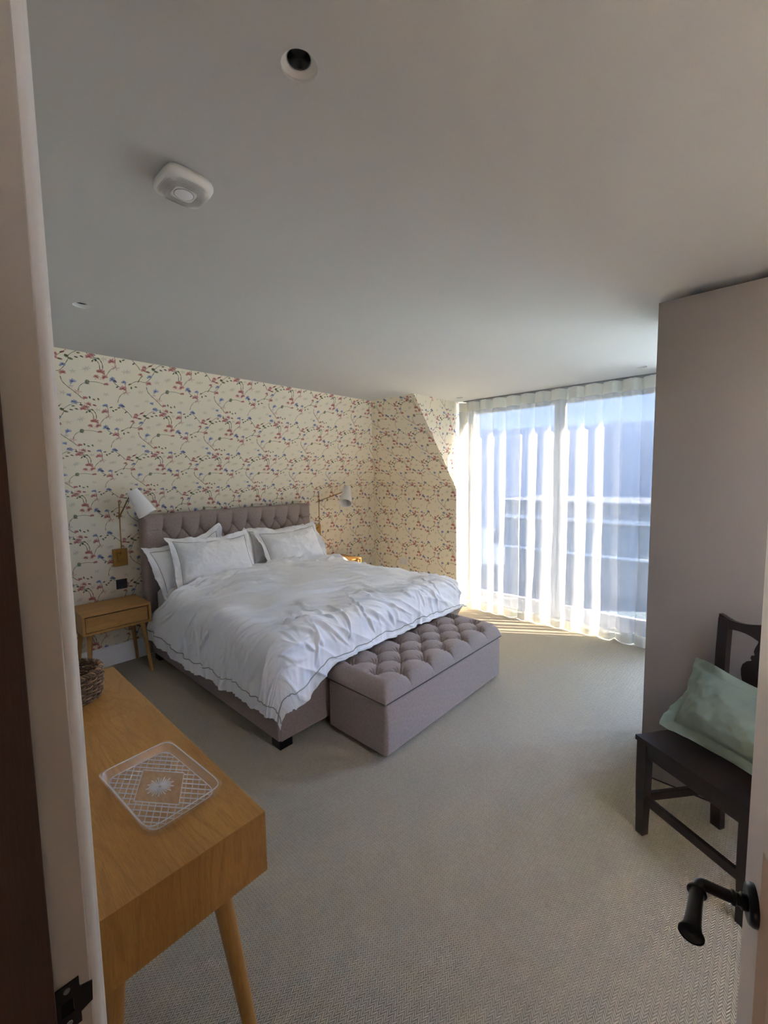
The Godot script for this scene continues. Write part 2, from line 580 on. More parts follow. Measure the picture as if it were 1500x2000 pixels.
func materials() -> void:
	var grain := noise_tex(256, 256, 0.09, Color.BLACK, Color.WHITE, 3)
	var soft := noise_tex(256, 256, 0.02, Color.BLACK, Color.WHITE, 4, 3)
	M.paint = triplanar(with_bump(mat(Color8(226, 224, 217), 0.75), grain, 0.015), 5.0)
	M.ceiling = triplanar(with_bump(mat(Color8(206, 204, 197), 0.9), grain, 0.012), 4.0)
	M.trim = mat(Color8(244, 243, 241), 0.42)
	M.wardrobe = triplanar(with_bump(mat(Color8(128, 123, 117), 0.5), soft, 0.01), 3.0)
	M.door = mat(Color8(228, 214, 204), 0.45)
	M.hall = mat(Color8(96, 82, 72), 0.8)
	M.lining = mat(Color8(198, 193, 184), 0.45)
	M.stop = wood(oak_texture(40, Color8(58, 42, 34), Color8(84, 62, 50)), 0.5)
	M.paper = mat(Color.WHITE, 0.78)
	M.paper.albedo_texture = wallpaper()
	M.paper.uv1_scale = Vector3(1.0 / TW, 1.0 / TH, 1)
	var cp := carpet_textures()
	M.carpet = with_bump(mat(Color.WHITE, 0.95), cp[1], 0.45)
	M.carpet.albedo_texture = cp[0]
	M.carpet.uv1_scale = Vector3(1.0 / 0.36, 1.0 / 0.36, 1)
	M.oak = wood(oak_texture(21, Color8(148, 100, 44), Color8(208, 154, 80), true), 0.42, Vector3(0.9, 1.9, 1))
	M.oak2 = wood(oak_texture(27, Color8(144, 100, 48), Color8(202, 152, 84)), 0.45, Vector3(1.3, 2.6, 1))
	M.darkwood = wood(oak_texture(33, Color8(18, 11, 9), Color8(44, 29, 24)), 0.36, Vector3(1.5, 3.0, 1))
	M.velvet = triplanar(with_bump(mat(Color8(160, 143, 133), 0.85), grain, 0.03), 6.0)
	M.velvet.albedo_texture = noise_tex(256, 256, 0.03, Color8(226, 224, 226), Color8(255, 255, 255), 8)
	M.velvet.rim_enabled = true
	M.velvet.rim = 0.55
	M.velvet.rim_tint = 0.6
	M.button = mat(Color8(66, 57, 57), 0.8)  # darkened to stand in for shade in the button pits; piping shares it
	M.cotton = triplanar(with_bump(mat(Color8(240, 239, 238), 0.85), grain, 0.012), 9.0)
	M.sheet = triplanar(with_bump(mat(Color8(232, 222, 216), 0.85), grain, 0.012), 9.0)
	M.stitch = mat(Color8(158, 160, 150), 0.9)
	M.green = triplanar(with_bump(mat(Color8(120, 134, 120), 0.85), grain, 0.03), 8.0)
	M.brass = triplanar(with_bump(mat(Color8(150, 112, 58), 0.36, 0.9), soft, 0.01), 6.0)
	M.shade = mat(Color8(238, 236, 232), 0.55)
	M.black = mat(Color8(14, 14, 15), 0.4)
	M.bronze = mat(Color8(26, 27, 30), 0.3, 0.6)
	M.plastic = mat(Color8(236, 233, 224), 0.45)
	M.steel = mat(Color8(150, 150, 148), 0.3, 0.9)
	M.dark = mat(Color8(6, 6, 6), 0.25)
	M.frame = mat(Color8(236, 238, 240), 0.4)
	M.rail = mat(Color8(150, 150, 148), 0.5)
	M.sheer = mat(Color(0.54, 0.54, 0.53, 0.955), 0.9)
	M.sheer.transparency = BaseMaterial3D.TRANSPARENCY_ALPHA
	M.sheer.backlight_enabled = true
	M.sheer.backlight = Color(0.30, 0.30, 0.30)
	M.header = mat(Color(0.88, 0.88, 0.84, 0.97), 0.9)
	M.header.transparency = BaseMaterial3D.TRANSPARENCY_ALPHA
	M.header.backlight_enabled = true
	M.header.backlight = Color(0.14, 0.14, 0.13)
	M.pane = mat(Color(0.95, 0.98, 1.0, 0.04), 0.02)
	M.pane.transparency = BaseMaterial3D.TRANSPARENCY_ALPHA
	M.crystal = mat(Color(1, 1, 1, 0.035), 0.03)
	M.crystal.transparency = BaseMaterial3D.TRANSPARENCY_ALPHA
	M.cut = mat(Color(0.96, 0.96, 0.96, 0.66), 0.25)
	M.cut.transparency = BaseMaterial3D.TRANSPARENCY_ALPHA
	M.wicker = wood(oak_texture(51, Color8(44, 29, 17), Color8(128, 92, 56)), 0.6, Vector3(3, 30, 1))
	M.wicker2 = wood(oak_texture(52, Color8(84, 58, 36), Color8(186, 146, 102)), 0.6, Vector3(3, 30, 1))


# ------------------------------------------------------------------ camera, sky, sun, exposure
func view() -> void:
	var cam := Camera3D.new()
	cam.name = "camera"
	cam.fov = 100.6725
	cam.near = 0.03
	cam.far = 2000.0
	var yaw := 0.827828
	var pitch := 0.0862666
	var roll := 0.0145795
	var f := Vector3(sin(yaw) * cos(pitch), -sin(pitch), -cos(yaw) * cos(pitch))
	var r := Vector3(cos(yaw), 0, sin(yaw))
	var d := f.cross(r)
	var right := r * cos(roll) + d * sin(roll)
	var down := d * cos(roll) - r * sin(roll)
	cam.transform = Transform3D(Basis(right, -down, -f), Vector3(0, 1.6, 0))
	add_child(cam)
	cam.current = true
	var sky_m := ProceduralSkyMaterial.new()
	sky_m.sky_top_color = Color(0.57, 0.68, 0.88)
	sky_m.sky_horizon_color = Color(0.68, 0.78, 0.94)
	sky_m.sky_curve = 0.12
	sky_m.ground_bottom_color = Color(0.25, 0.28, 0.26)
	sky_m.ground_horizon_color = Color(0.5, 0.56, 0.6)
	sky_m.sun_angle_max = 20.0
	sky_m.energy_multiplier = 2.6
	var sky := Sky.new()
	sky.sky_material = sky_m
	var env := Environment.new()
	env.background_mode = Environment.BG_SKY
	env.sky = sky
	env.ambient_light_source = Environment.AMBIENT_SOURCE_DISABLED
	env.reflected_light_source = Environment.REFLECTION_SOURCE_SKY
	env.tonemap_mode = Environment.TONE_MAPPER_LINEAR
	env.tonemap_exposure = 9.8
	env.sdfgi_enabled = true
	env.ssao_enabled = true
	env.ssil_enabled = true
	var we := WorldEnvironment.new()
	we.name = "environment"
	we.environment = env
	add_child(we)
	var sun := DirectionalLight3D.new()
	sun.name = "sun"
	sun.light_color = Color(1.0, 0.95, 0.88)
	sun.light_energy = 9.8
	sun.light_angular_distance = 0.6
	sun.shadow_enabled = true
	sun.sky_mode = DirectionalLight3D.SKY_MODE_LIGHT_ONLY
	var el := deg_to_rad(30.0)
	var to_sun := Vector3(0.55 * cos(el), sin(el), 0.835 * cos(el)).normalized()
	add_child(sun)
	sun.look_at_from_position(to_sun * 10.0, Vector3.ZERO, Vector3.UP)


func _ready() -> void:
	view()
	materials()
	room()
	window_bay()
	outside()
	doorway()
	bed()
	bench()
	nightstands()
	table()
	wardrobe()
	chair()
	lamps()
	fittings()


# ------------------------------------------------------------------ the room
func slab(a: Vector3, b: Vector3, m: MB, r := 0.0, grain := 0) -> void:
	m.box((a + b) * 0.5, (b - a).abs(), r, Transform3D.IDENTITY, grain)


func room() -> void:
	var m := MB.new()
	slab(Vector3(-0.04, -0.12, -4.4), Vector3(XG + 0.04, 0, 1.9), m)
	struct("floor", m, M.carpet, "beige loop carpet woven in a fine herringbone")
	m = MB.new()
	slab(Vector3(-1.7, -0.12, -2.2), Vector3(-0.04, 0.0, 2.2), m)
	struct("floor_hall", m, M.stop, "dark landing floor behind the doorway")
	# ceiling with round recesses for the spotlights
	var ceil_ := CSGBox3D.new()
	ceil_.name = "ceiling"
	ceil_.size = Vector3(XG + 0.04, 0.16, 6.4)
	ceil_.position = Vector3((XG - 0.04) * 0.5, YC + 0.08, -1.25)
	ceil_.material = M.ceiling
	for p in spots():
		var c := CSGCylinder3D.new()
		c.name = "recess"
		c.operation = CSGShape3D.OPERATION_SUBTRACTION
		c.radius = 0.0375
		c.height = 0.2
		c.sides = 40
		c.position = Vector3(p.x, YC - 0.02, p.y) - ceil_.position
		c.material = M.ceiling
		ceil_.add_child(c, true)
	var sk := CSGBox3D.new()  # opening for the added roof light
	sk.name = "recess"
	sk.operation = CSGShape3D.OPERATION_SUBTRACTION
	sk.size = Vector3(0.72, 0.5, 0.9)
	sk.position = Vector3(1.25, YC + 0.08, 1.22) - ceil_.position
	sk.material = M.ceiling
	ceil_.add_child(sk, true)
	add_child(ceil_)
	tag(ceil_, "plain white ceiling with small round recessed spotlights", "", "", "structure")
	m = MB.new()
	slab(Vector3(-1.7, YC, -2.2), Vector3(-0.04, YC + 0.16, 2.2), m)
	struct("ceiling_hall", m, M.ceiling, "white landing ceiling behind the doorway")

	# wall behind the bed: upright to the knee, then the roof slope
	var lean := 0.75 / 1.016
	var hyp := sqrt(1.0 + lean * lean)
	m = MB.new()
	var xa := -0.04
	var xb := XK + 0.34
	var yt := YC + 0.1
	var zt := ZB + lean * (yt - YK)
	var uvf := func(p: Vector3) -> Vector2:
		var s := p.y - YK if p.y <= YK else (p.y - YK) * hyp
		return Vector2(p.x - 0.831, -(s - 1.056))
	for face in [[Vector3(xa, -0.1, ZB), Vector3(xb, -0.1, ZB), Vector3(xb, YK, ZB), Vector3(xa, YK, ZB)], [Vector3(xa, YK, ZB), Vector3(xb, YK, ZB), Vector3(xb, yt, zt), Vector3(xa, yt, zt)]]:
		var nn: Vector3 = Vector3(0, 0, 1) if face[2].y == YK else Vector3(0, -lean, 1).normalized()
		m.poly(face, nn, face.map(uvf))
	m.poly([Vector3(xa, -0.1, ZB - 0.25), Vector3(xb, -0.1, ZB - 0.25), Vector3(xb, yt, ZB - 0.25), Vector3(xa, yt, ZB - 0.25)], Vector3(0, 0, -1))
	m.poly([Vector3(xa, yt, ZB - 0.25), Vector3(xb, yt, ZB - 0.25), Vector3(xb, yt, zt), Vector3(xa, yt, zt)], Vector3.UP)
	m.poly([Vector3(xa, -0.1, ZB - 0.25), Vector3(xb, -0.1, ZB - 0.25), Vector3(xb, -0.1, ZB), Vector3(xa, -0.1, ZB)], Vector3.DOWN)
	for x in [xa, xb]:
		m.poly([Vector3(x, YK, ZB), Vector3(x, yt, zt), Vector3(x, yt, ZB - 0.25), Vector3(x, -0.1, ZB - 0.25), Vector3(x, -0.1, ZB)], Vector3(signf(x - 1.0), 0, 0))
	struct("wall_back", m, M.paper, "cream wallpaper with trailing red and blue flowers, leaning in above the headboard")

	# knee wall and slope left of the window, with the dormer cheek as its end
	var lx := 0.805 / 1.016
	var hx := sqrt(1.0 + lx * lx)
	m = MB.new()
	var za := ZB - 0.25
	var zc := -2.79
	var xt := XK - lx * (yt - YK)
	var uvr := func(p: Vector3) -> Vector2:
		var s := p.y - YK if p.y <= YK else (p.y - YK) * hx
		return Vector2(p.z + 2.91, -(s - 0.262))
	var lo := [Vector3(XK, -0.1, za), Vector3(XK, -0.1, zc), Vector3(XK, YK, zc), Vector3(XK, YK, za)]
	var hi := [Vector3(XK, YK, za), Vector3(XK, YK, zc), Vector3(xt, yt, zc), Vector3(xt, yt, za)]
	m.poly(lo, Vector3(-1, 0, 0), lo.map(uvr))
	m.poly(hi, Vector3(-1, -lx, 0).normalized(), hi.map(uvr))
	var ck := [Vector3(XK, YK, zc), Vector3(XK, -0.1, zc), Vector3(XG, -0.1, zc), Vector3(XG, yt, zc), Vector3(xt, yt, zc)]
	m.poly(ck, Vector3(0, 0, 1), ck.map(func(p: Vector3) -> Vector2: return Vector2(p.x - 3.6, -(p.y - 0.5))))
	m.poly([Vector3(XG, -0.1, za), Vector3(XG, -0.1, zc), Vector3(XG, yt, zc), Vector3(XG, yt, za)], Vector3(1, 0, 0))
	m.poly([Vector3(xt, yt, za), Vector3(XG, yt, za), Vector3(XG, yt, zc), Vector3(xt, yt, zc)], Vector3.UP)
	m.poly([Vector3(XK, YK, za), Vector3(XK, -0.1, za), Vector3(XG, -0.1, za), Vector3(XG, yt, za), Vector3(xt, yt, za)], Vector3(0, 0, -1))
	struct("wall_right", m, M.paper, "floral papered knee wall and slope beside the window, ending in a triangular cheek")

	# plain walls
	m = MB.new()
	slab(Vector3(-0.04, -0.1, -4.4), Vector3(XW, YC + 0.05, ZJ - 0.03), m)
	slab(Vector3(-0.04, -0.1, 0.205), Vector3(XW, YC + 0.05, 1.9), m)
	slab(Vector3(-0.04, 2.28, ZJ - 0.03), Vector3(XW, YC + 0.05, 0.205), m)
	struct("wall_left", m, M.paint, "white wall with the doorway the view looks through")
	m = MB.new()
	slab(Vector3(XW, -0.1, 1.76), Vector3(XG, YC + 0.05, 1.96), m)
	struct("wall_front", m, M.paint, "white end wall beyond the wardrobe")
	m = MB.new()
	slab(Vector3(XG - 0.16, -0.1, -0.70), Vector3(XG, YC + 0.05, -0.42), m)
	slab(Vector3(XG - 0.16, -0.1, 1.06), Vector3(XG, YC + 0.05, 1.80), m)
	struct("wall_pier", m, M.paint, "white pier between the window and the added one, behind the wardrobe")
	m = MB.new()
	slab(Vector3(-1.8, -0.1, -2.2), Vector3(-1.7, YC + 0.05, 2.2), m)
	slab(Vector3(-1.8, -0.1, -2.3), Vector3(-0.04, YC + 0.05, -2.2), m)
	slab(Vector3(-1.8, -0.1, 2.2), Vector3(-0.04, YC + 0.05, 2.3), m)
	struct("wall_hall", m, M.hall, "walls of the landing behind the doorway")

	# skirting boards with a moulded top
	var prof := PackedVector2Array([Vector2(0, 0), Vector2(0.018, 0), Vector2(0.018, 0.125), Vector2(0.014, 0.132), Vector2(0.014, 0.148), Vector2(0.008, 0.162), Vector2(0.0, 0.168)])
	m = MB.new()
	m.prism(prof, XK - XW, Transform3D(Basis(Vector3(0, 0, 1), Vector3(0, 1, 0), Vector3(-1, 0, 0)), Vector3((XK + XW) * 0.5, 0, ZB)))
	struct("baseboard_back", m, M.trim, "white moulded skirting board under the papered wall")
	m = MB.new()
	m.prism(prof, -2.79 - ZB, Transform3D(Basis(Vector3(-1, 0, 0), Vector3(0, 1, 0), Vector3(0, 0, -1)), Vector3(XK, 0, (-2.79 + ZB) * 0.5)))
	struct("baseboard_right", m, M.trim, "white moulded skirting board under the knee wall by the window")


func spots() -> Array:
	return [Vector2(0.59, -0.761), Vector2(0.593, -2.512), Vector2(4.09, -2.6), Vector2(4.0, -0.83)]


func window_doors(called: String, z0: float, z1: float, label: String) -> void:
	var zm := (z0 + z1) * 0.5 + (0.045 if called == "window_1" else 0.0)
	var w := Node3D.new()
	w.name = called
	add_child(w)
	tag(w, label, "", "", "structure")
	var m := MB.new()
	var x0 := XG - 0.05
	slab(Vector3(x0, 0.0, z0), Vector3(XG + 0.03, 0.09, z1), m, 0.004)
	slab(Vector3(x0, YC - 0.05, z0), Vector3(XG + 0.03, YC + 0.03, z1), m, 0.004)
	obj("outer_frame", m, M.frame, w)
	for side in [[z0, zm, 0.0], [zm, z1, 0.0]]:
		m = MB.new()
		var a: float = side[0] + 0.003
		var b: float = side[1] - 0.003
		slab(Vector3(x0 + 0.005, 0.093, a), Vector3(XG, 0.165, b), m, 0.006)
		slab(Vector3(x0 + 0.005, YC - 0.12, a), Vector3(XG, YC - 0.053, b), m, 0.006)
		slab(Vector3(x0 + 0.005, 0.165, a), Vector3(XG, YC - 0.12, a + 0.055), m, 0.006)
		slab(Vector3(x0 + 0.005, 0.165, b - 0.055), Vector3(XG, YC - 0.12, b), m, 0.006)
		var s := obj("sash", m, M.frame, w)
		m = MB.new()
		var px := XG - 0.025
		m.poly([Vector3(px, 0.16, a + 0.05), Vector3(px, 0.16, b - 0.05), Vector3(px, YC - 0.115, b - 0.05), Vector3(px, YC - 0.115, a + 0.05)], Vector3(-1, 0, 0))
		obj("pane", m, M.pane, s)
	m = MB.new()
	slab(Vector3(XC + 0.09, 0.0, z0), Vector3(XG - 0.05, 0.035, z1), m, 0.006)
	obj("sill", m, M.frame, w)


func window_bay() -> void:
	window_doors("window_1", -2.79, -0.70, "tall white framed window doors behind the sheer curtain")
	# unseen roof light, added so sun on the door wall fills the room
	var rl := Node3D.new()
	rl.name = "added_window_3"
	add_child(rl)
	tag(rl, "added roof light in the ceiling behind the open door, out of sight, to brighten the room", "", "", "structure")
	var rm := MB.new()
	for f in [[Vector3(0.83, YC + 0.1, 0.69), Vector3(0.86, YC + 0.2, 1.75)], [Vector3(1.64, YC + 0.1, 0.69), Vector3(1.67, YC + 0.2, 1.75)], [Vector3(0.86, YC + 0.1, 0.69), Vector3(1.64, YC + 0.2, 0.72)], [Vector3(0.86, YC + 0.1, 1.72), Vector3(1.64, YC + 0.2, 1.75)]]:
		slab(f[0], f[1], rm, 0.002)
	obj("frame", rm, M.frame, rl)
	rm = MB.new()
	rm.poly([Vector3(0.85, YC + 0.18, 0.71), Vector3(1.65, YC + 0.18, 0.71), Vector3(1.65, YC + 0.18, 1.73), Vector3(0.85, YC + 0.18, 1.73)], Vector3.DOWN)
	obj("pane", rm, M.pane, rl)
	window_doors("added_window_2", -0.42, 1.06, "added second pair of tall window doors, unseen behind the wardrobe, for more daylight")  # unseen window, added to bring more daylight in from the right
	var pitch := 0.163
	var m: MB

	# curtain track and its gliders
	var tr := thing("curtain_track", "slim white curtain track fixed to the ceiling above the window", "curtain track", Vector3(XC, YC, -1.66))
	m = MB.new()
	m.box(Vector3(0, -0.005, 0.14), Vector3(0.10, 0.010, 2.36), 0.001)
	obj("rail", m, M.rail, tr)
	for k in range(-1, 12):
		var z := -2.454 + pitch * k + 1.66
		m = MB.new()
		m.box(Vector3(-0.052, -0.017, z + 0.02), Vector3(0.006, 0.009, 0.055), 0.002)
		obj("glider", m, M.frame, tr)

	# the sheer itself: a wave heading whose folds wander a little on the way down
	var cur := thing("sheer_curtain", "white sheer floor length curtain hanging in even waves across the window", "curtain", Vector3(XC, 0, -1.66))
	var nz := noise(71, 1.0, FastNoiseLite.FRACTAL_FBM, 2)
	var at := func(z: float, y: float) -> Vector3:
		var down := clampf((2.42 - y) / 2.4, 0.0, 1.0)
		var drift := 0.05 * down * nz.get_noise_2d(z * 2.3, 3.0) + 0.02 * down * nz.get_noise_2d(z * 5.0, y * 0.9)
		var ph_ := TAU * (z + 2.454 + drift) / pitch
		var amp := 0.036 * (1.0 + 0.5 * down * nz.get_noise_2d(z * 3.1, 40.0) + 0.25 * down)
		var wave := cos(ph_) - 0.22 * cos(2.0 * ph_ + 0.6)
		return Vector3(-amp * wave + 0.004 * down * nz.get_noise_2d(z * 40.0, y * 1.5), y, z + 1.66 + 0.022 * sin(ph_) * (0.6 + 0.4 * down))
	for part in [["cloth", 0.105, 2.325, 46, M.sheer], ["heading_band", 2.325, 2.430, 3, M.header], ["hem", 0.004, 0.105, 4, M.header]]:
		m = MB.new()
		var p := PackedVector3Array()
		var nu := 560
		for i in nu:
			var z := lerpf(-2.775, -0.47, i / (nu - 1.0))
			for j in int(part[3]):
				var y := lerpf(part[1], part[2], j / (part[3] - 1.0))
				if part[0] == "hem":
					y += 0.006 * (1.0 - j / (part[3] - 1.0)) * nz.get_noise_2d(z * 9.0, 7.0)
				p.append(at.call(z, y))
		m.sheet(p, nu, part[3], Vector3(-1, 0, 0))
		obj(part[0], m, part[4], cur)


func outside() -> void:
	# lawn, wooded ridge and a neighbouring house, seen faintly through the sheer
	var m := MB.new()
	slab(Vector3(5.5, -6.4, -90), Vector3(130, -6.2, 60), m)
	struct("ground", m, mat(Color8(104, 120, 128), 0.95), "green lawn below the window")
	m = MB.new()
	var nz := noise(17, 1.0, FastNoiseLite.FRACTAL_FBM, 4)
	var p := PackedVector3Array()
	var nu := 160
	var nv := 14
	for i in nu:
		var a := deg_to_rad(lerpf(-80.0, 40.0, i / (nu - 1.0)))
		for j in nv:
			var t := j / (nv - 1.0)
			var r := 62.0 + 26.0 * t
			var top := 1.6 + 88.0 * (0.098 + 0.006 * nz.get_noise_2d(i * 0.06, 0.0) + 0.004 * nz.get_noise_2d(i * 0.5, 5.0))
			var y := lerpf(-6.3, top, pow(sin(t * PI * 0.5), 0.8)) + 0.5 * t * nz.get_noise_2d(i * 0.6, j * 0.9 + 20.0)
			p.append(Vector3(cos(a) * r, y, sin(a) * r))
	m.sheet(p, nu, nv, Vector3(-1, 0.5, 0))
	struct("hill", m, mat(Color8(84, 104, 138), 0.95), "wooded hillside behind the garden, distance haze painted into its blue colour")  # blue-grey colour carries the haze of distance
	m = MB.new()
	slab(Vector3(4.75, -6.3, 3.0), Vector3(7.12, 6.0, 9.0), m, 0.02)
	struct("sun_block_wing", m, mat(Color8(214, 206, 192), 0.9), "unseen house wing added to block the sun from the right of the window")  # added out of view to keep sun off the right-hand side
	var h := thing("neighbour_house", "low neighbouring house with a pale wall and lean-to roof, seen through the sheer curtain", "house", Vector3(29, -6.2, -8))
	m = MB.new()
	m.box(Vector3(3, 2.55, 0), Vector3(6, 5.1, 13), 0.02)
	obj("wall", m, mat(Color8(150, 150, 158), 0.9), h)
	m = MB.new()
	m.box(Vector3(2.9, 5.85, 0), Vector3(6.6, 0.16, 13.6), 0.03)
	m.box(Vector3(3, 5.45, 0), Vector3(6, 0.7, 13), 0.02)
	obj("roof", m, mat(Color8(120, 126, 140), 0.9), h)
	m = MB.new()
	m.box(Vector3(-0.14, 4.72, 0), Vector3(0.3, 0.26, 13.4), 0.03)
	obj("fascia", m, mat(Color8(226, 230, 232), 0.8), h)
	m = MB.new()
	var prof := PackedVector2Array([Vector2(0.0, 4.55), Vector2(-2.6, 3.0), Vector2(-2.6, 2.85), Vector2(0.0, 4.35)])
	m.prism(prof, 13.2)
	obj("lean_to_roof", m, mat(Color8(96, 110, 118), 0.9), h)
	m = MB.new()
	m.box(Vector3(-2.68, 2.95, 0), Vector3(0.16, 0.14, 13.2), 0.02)
	obj("gutter", m, mat(Color8(226, 230, 232), 0.8), h)


# ------------------------------------------------------------------ doorway, open door, handle
func doorway() -> void:
	var t := Node3D.new()
	t.name = "trim_1"
	add_child(t)
	tag(t, "white painted door frame at the left edge of the view", "", "", "structure")
	var m := MB.new()
	slab(Vector3(-0.06, 0, ZJ - 0.032), Vector3(XW, 2.28, ZJ), m, 0.002)
	slab(Vector3(-0.06, 0, 0.172), Vector3(XW, 2.28, 0.204), m, 0.002)
	slab(Vector3(-0.06, 2.25, ZJ), Vector3(XW, 2.282, 0.172), m, 0.002)
	obj("lining", m, M.lining, t)
	m = MB.new()
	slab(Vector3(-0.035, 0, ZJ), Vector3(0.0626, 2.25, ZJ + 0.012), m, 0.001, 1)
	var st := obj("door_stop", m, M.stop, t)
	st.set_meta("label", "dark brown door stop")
	m = MB.new()
	# moulded architrave: a rounded inner edge, a flat, then a raised outer band
	var prof := PackedVector2Array([Vector2(0, 0), Vector2(0.0, 0.005), Vector2(0.003, 0.010), Vector2(0.008, 0.0125), Vector2(0.03, 0.0135), Vector2(0.036, 0.019), Vector2(0.043, 0.022), Vector2(0.066, 0.022), Vector2(0.069, 0.019), Vector2(0.069, 0.0)])
	m.prism(prof, 2.33, Transform3D(Basis(Vector3(0, 0, -1), Vector3(1, 0, 0), Vector3(0, -1, 0)), Vector3(XW, 1.165, ZJ - 0.004)))
	obj("architrave", m, M.trim, t)
	# strike plate let into the lining
	var sp := thing("strike_plate", "small black metal latch plate screwed to the left door jamb", "strike plate", Vector3(0.0745, 0.965, ZJ))
	m = MB.new()
	var ol := PackedVector2Array([Vector2(-0.0125, -0.03), Vector2(0.0125, -0.03), Vector2(0.0125, -0.017), Vector2(0.0245, -0.013), Vector2(0.0255, 0.012), Vector2(0.0145, 0.015), Vector2(0.0125, 0.018), Vector2(0.0125, 0.03), Vector2(-0.0125, 0.03)])
	var hole := PackedVector2Array([Vector2(-0.007, -0.009), Vector2(0.006, -0.009), Vector2(0.006, 0.009), Vector2(-0.007, 0.009)])
	m.prism(ol, 0.0022, Transform3D(Basis(), Vector3(0, 0, 0.0011)), hole)
	obj("plate", m, M.black, sp)
	m = MB.new()
	m.box(Vector3(-0.0005, 0, 0.0004), Vector3(0.0125, 0.0175, 0.0006), 0.0)
	obj("latch_recess", m, M.bronze, sp)
	for y in [-0.021, 0.0225]:
		m = MB.new()
		m.lathe([Vector2(0, 0.0012), Vector2(0.0012, 0.0008), Vector2(0.003, 0.0012), Vector2(0.0036, 0.0)], 16, Transform3D(Basis(Vector3.RIGHT, PI / 2), Vector3(0, y, 0.0022)))
		obj("screw", m, M.steel, sp)

	# the door leaf, hinged on the right jamb and standing open into the room
	var dir := Vector3(0.9752, 0, -0.2218)
	var face := Vector3(-0.2218, 0, -0.9752)
	var d := Node3D.new()
	d.name = "door_1"
	add_child(d)
	d.transform = Transform3D(Basis(dir, Vector3.UP, -face).orthonormalized(), Vector3(0.10, 0.0, 0.165))
	# local: x along the leaf, y up, -z is the visible face... kept right handed below
	if d.transform.basis.determinant() < 0:
		d.transform.basis = Basis(dir, Vector3.UP, face)
	var s := signf((d.transform.basis * Vector3(0, 0, 1)).dot(face))
	tag(d, "open white panelled bedroom door at the right edge of the view", "", "", "structure")
	var th := 0.044
	var zc := -s * th * 0.5
	for x in [0.0, 0.682]:
		m = MB.new()
		slab(Vector3(x, 0.008, zc - th * 0.5), Vector3(x + 0.08, 2.04, zc + th * 0.5), m, 0.0015)
		obj("stile", m, M.door, d)
	for r in [[0.008, 0.2], [1.064, 1.24], [1.93, 2.04]]:
		m = MB.new()
		slab(Vector3(0.08, r[0], zc - th * 0.5), Vector3(0.682, r[1], zc + th * 0.5), m, 0.0)
		obj("rail", m, M.door, d)
	for r in [[0.2, 1.064], [1.24, 1.93]]:
		m = MB.new()
		slab(Vector3(0.075, r[0] - 0.005, zc - 0.006), Vector3(0.687, r[1] + 0.005, zc + 0.006), m, 0.0)
		var pn := obj("panel", m, M.door, d)
		# bolection step round the panel on the visible face
		m = MB.new()
		var a := Vector2(0.08, r[0])
		var b := Vector2(0.682, r[1])
		var steps := [[0.0, s * 0.0], [0.002, -s * 0.0135], [0.014, -s * 0.0158]]
		for k in 2:
			var i0: float = steps[k][0]
			var i1: float = steps[k + 1][0]
			var d0: float = steps[k][1]
			var d1: float = steps[k + 1][1]
			var c0 := [Vector3(a.x + i0, a.y + i0, d0), Vector3(b.x - i0, a.y + i0, d0), Vector3(b.x - i0, b.y - i0, d0), Vector3(a.x + i0, b.y - i0, d0)]
			var c1 := [Vector3(a.x + i1, a.y + i1, d1), Vector3(b.x - i1, a.y + i1, d1), Vector3(b.x - i1, b.y - i1, d1), Vector3(a.x + i1, b.y - i1, d1)]
			for q in 4:
				var e: Vector3 = c0[(q + 1) % 4] - c0[q]
				var nn: Vector3 = e.cross(c1[q] - c0[q]).normalized()
				if nn.z * s < 0:
					nn = -nn
				m.poly([c0[q], c0[(q + 1) % 4], c1[(q + 1) % 4], c1[q]], nn)
		obj("moulding", m, M.door, pn)
	# lever handle: round rose, turned neck, swan bend, flared grip
	var inv := d.transform.affine_inverse()
	var hn := Node3D.new()
	hn.name = "door_handle"
	hn.set_meta("label", "blackened metal lever handle with a flared end")
	d.add_child(hn)
	var rose := Vector3(0.7035, 0.96, 0.0)
	var out := Vector3(0, 0, s)
	m = MB.new()
	var turn := Transform3D(Basis(Vector3(1, 0, 0), out, Vector3(1, 0, 0).cross(out)), rose)
	m.lathe([Vector2(0.0, 0.009), Vector2(0.014, 0.009), Vector2(0.02, 0.0105), Vector2(0.0255, 0.009), Vector2(0.028, 0.005), Vector2(0.028, 0.0)], 40, turn, 50.0)
	obj("rose", m, M.bronze, hn)
	m = MB.new()
	m.lathe([Vector2(0.0105, 0.008), Vector2(0.0115, 0.012), Vector2(0.0115, 0.016), Vector2(0.0085, 0.018), Vector2(0.0085, 0.022), Vector2(0.0105, 0.0235), Vector2(0.0105, 0.027), Vector2(0.0088, 0.0285)], 24, turn)
	var elbow: Vector3 = inv * Vector3(0.7725, 0.9625, -0.0575)
	var tip: Vector3 = inv * Vector3(0.684, 0.955, -0.0555)
	var nose := rose + out * 0.028
	var go := (tip - elbow).normalized()
	var cv := Curve3D.new()
	cv.add_point(nose, Vector3.ZERO, out * 0.034)
	cv.add_point(elbow + go * 0.018, -go * 0.026, Vector3.ZERO)
	var path := []
	var rad := []
	for k in 15:
		path.append(cv.sample(0, k / 14.0))
		rad.append(lerpf(0.0085, 0.0082, k / 14.0))
	m.tube(path, rad, 18)
	obj("neck", m, M.bronze, hn)
	m = MB.new()
	var e0 := elbow + go * 0.016
	path = []
	rad = []
	for q in [[0.0, 0.0085], [0.001, 0.0125], [0.0035, 0.0128], [0.0045, 0.0096], [0.012, 0.0092], [0.035, 0.0096], [0.055, 0.0104], [0.066, 0.0118], [0.071, 0.0142], [0.0735, 0.0158], [0.0748, 0.0155], [0.0748, 0.013], [0.072, 0.010]]:
		path.append(e0 + go * q[0])
		rad.append(q[1])
	m.tube(path, rad, 24)
